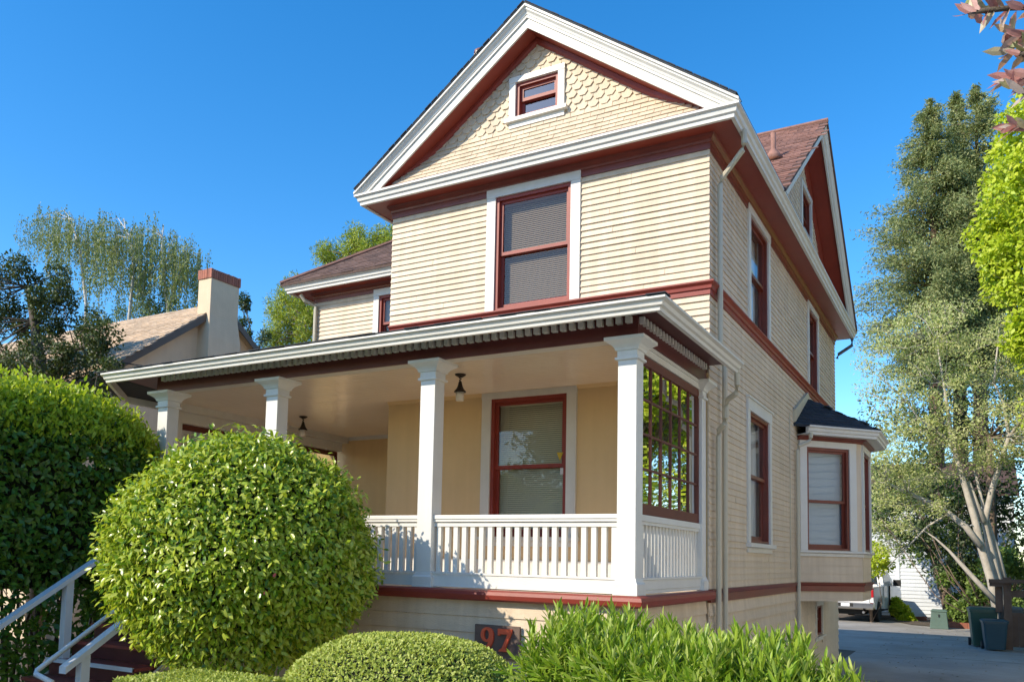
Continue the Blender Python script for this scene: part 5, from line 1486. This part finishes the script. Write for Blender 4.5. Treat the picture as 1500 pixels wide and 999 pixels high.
for k in range(12):
    a = fx(1482) + k * .15; mb = MB(); mb.box(a + .004, a + .146, Yf_ - .03 + random.uniform(-.006, .006), Yf_ + .0, .08, .93); obj('board', mb, M['wood'], fe)
for k in range(3):
    mb = MB(); mb.box(fx(1458) + .0, fx(1470) - .01, Yf_ + .02 + k * .05, Yf_ + .06 + k * .05, 1.0 + .0 * k, 1.70); obj('board', mb, M['wood'], fe)

# ------------------------------------------------------------------ unseen pale house added to bounce sun onto the side wall, mirrored in windows
nr = thing('neighbour_house', 'pale clapboard house added out of view across the driveway to bounce sun onto the cream house, mirrored in its side windows', 'house', (10, 8, 0))
FR_ = ((4.7, 0, 0), (0, -1), (-1, 0))
rw = MB(FR_)
ops_ = [(-21.0, -19.8, 1.2, 2.9), (-15.5, -14.3, 1.2, 2.9), (-21.0, -19.8, 4.2, 5.7), (-15.5, -14.3, 4.2, 5.7), (-9.5, -8.3, 1.2, 2.9), (-4.0, -2.8, 1.2, 2.9), (1.0, 2.2, 1.2, 2.9), (-9.5, -8.3, 4.2, 5.7), (1.0, 2.2, 4.2, 5.7)]
for a, b, c, d in grid_rects(-23.5, 9, 0, 8.0, ops_): rw.box(a, b, -.2, 0, c, d)
obj('wall', rw, paint('bounce_house_siding', (.82, .79, .69), .6, .06, 2, .1), nr)
rw = MB(FR_); z = .1
while z < 7.9:
    for a, b, c, d in grid_rects(-23.5, 9, z, z + .2, [q for q in ops_ if q[2] < z + .2 and q[3] > z]): rw.board(a, b, c, d, .025, .004)
    z += .2
obj('siding_boards', rw, bpy.data.materials['bounce_house_siding'], nr, kind='stuff')
for q in ops_:
    mb = MB(FR_)
    for e in ((q[0] - .12, q[0], q[2] - .12, q[3] + .12), (q[1], q[1] + .12, q[2] - .12, q[3] + .12), (q[0], q[1], q[2] - .12, q[2]), (q[0], q[1], q[3], q[3] + .12)): mb.box(e[0], e[1], -.1, .05, e[2], e[3])
    w_ = obj('window', mb, M['white'], nr); mb = MB(FR_); mb.box(q[0], q[1], -.1, -.09, q[2], q[3]); obj('pane', mb, M['room'], w_)
slab(nr, M['roofbrown'], [(4.3, -9.5, 7.9), (10.4, -9.5, 11.2), (10.4, 24, 11.2), (4.3, 24, 7.9)], .15); slab(nr, M['roofbrown'], [(16.5, -9.5, 7.9), (16.5, 24, 7.9), (10.4, 24, 11.2), (10.4, -9.5, 11.2)], .15)
mb = MB()
for y in (-9, 23.5): mb.prism([(4.9, y, 0), (15.4, y, 0), (15.4, y, 8.0), (10.4, y, 10.9), (4.9, y, 8.0)], (0, .2 if y < 0 else -.2, 0))
mb.box(15.2, 15.4, -8.8, 23.3, 0, 8.0); obj('wall', mb, bpy.data.materials['bounce_house_siding'], nr)
# fallen leaves on the driveway
m = 420; q = np.stack([rng.uniform(-2.6, 2.5, m), rng.uniform(9, 34, m), np.full(m, .012)], 1); s_ = rng.uniform(.5, 1.2, m)
V, T = leaf_arrays(q, unit(rng.normal(size=(m, 3)) * np.array([1, 1, .12])), unit(rng.normal(size=(m, 3)) * .25 + np.array([0, 0, 1])), .07 * s_, .035 * s_, SIMPLE)
o = npobj('fallen_leaves', V, T, foliage('dry_leaf', [(.20, .13, .06), (.30, .22, .09), (.14, .09, .05)], trans=.1), kind='stuff')
tag(o, 'dry leaves scattered over the driveway', 'leaves')

seam = plain('tar_seam', (.03, .03, .03), .9)
for k, (y, w_) in enumerate(((12.5, .02), (18.0, .018), (23.6, .02), (29.4, .022))):
    mb = MB(); pts = [(x, y + .03 * math.sin(x * 2.1 + k) + random.uniform(-.012, .012)) for x in np.linspace(-2.72, 2.58, 26)]
    mb.add([(x, yy - w_, .003) for x, yy in pts] + [(x, yy + w_, .003) for x, yy in pts], [(i, i + 1, 27 + i, 26 + i) for i in range(25)])
    struct(obj('driveway_seam', mb, seam))
for k in range(6):
    x, y = random.uniform(-2, 2), random.uniform(13, 32); a = random.uniform(0, 6.28); pts = []
    for i in range(22):
        pts.append((x, y)); a += random.uniform(-.5, .5); x += .16 * math.cos(a); y += .16 * math.sin(a)
        x = min(2.4, max(-2.6, x))
    w_ = [.008 * (1 - i / 24) for i in range(22)]
    mb = MB(); mb.add([(p[0], p[1] - q, .0035) for p, q in zip(pts, w_)] + [(p[0] + q * .7, p[1] + q, .0035) for p, q in zip(pts, w_)], [(i, i + 1, 23 + i, 22 + i) for i in range(21)])
    struct(obj('driveway_crack', mb, seam))
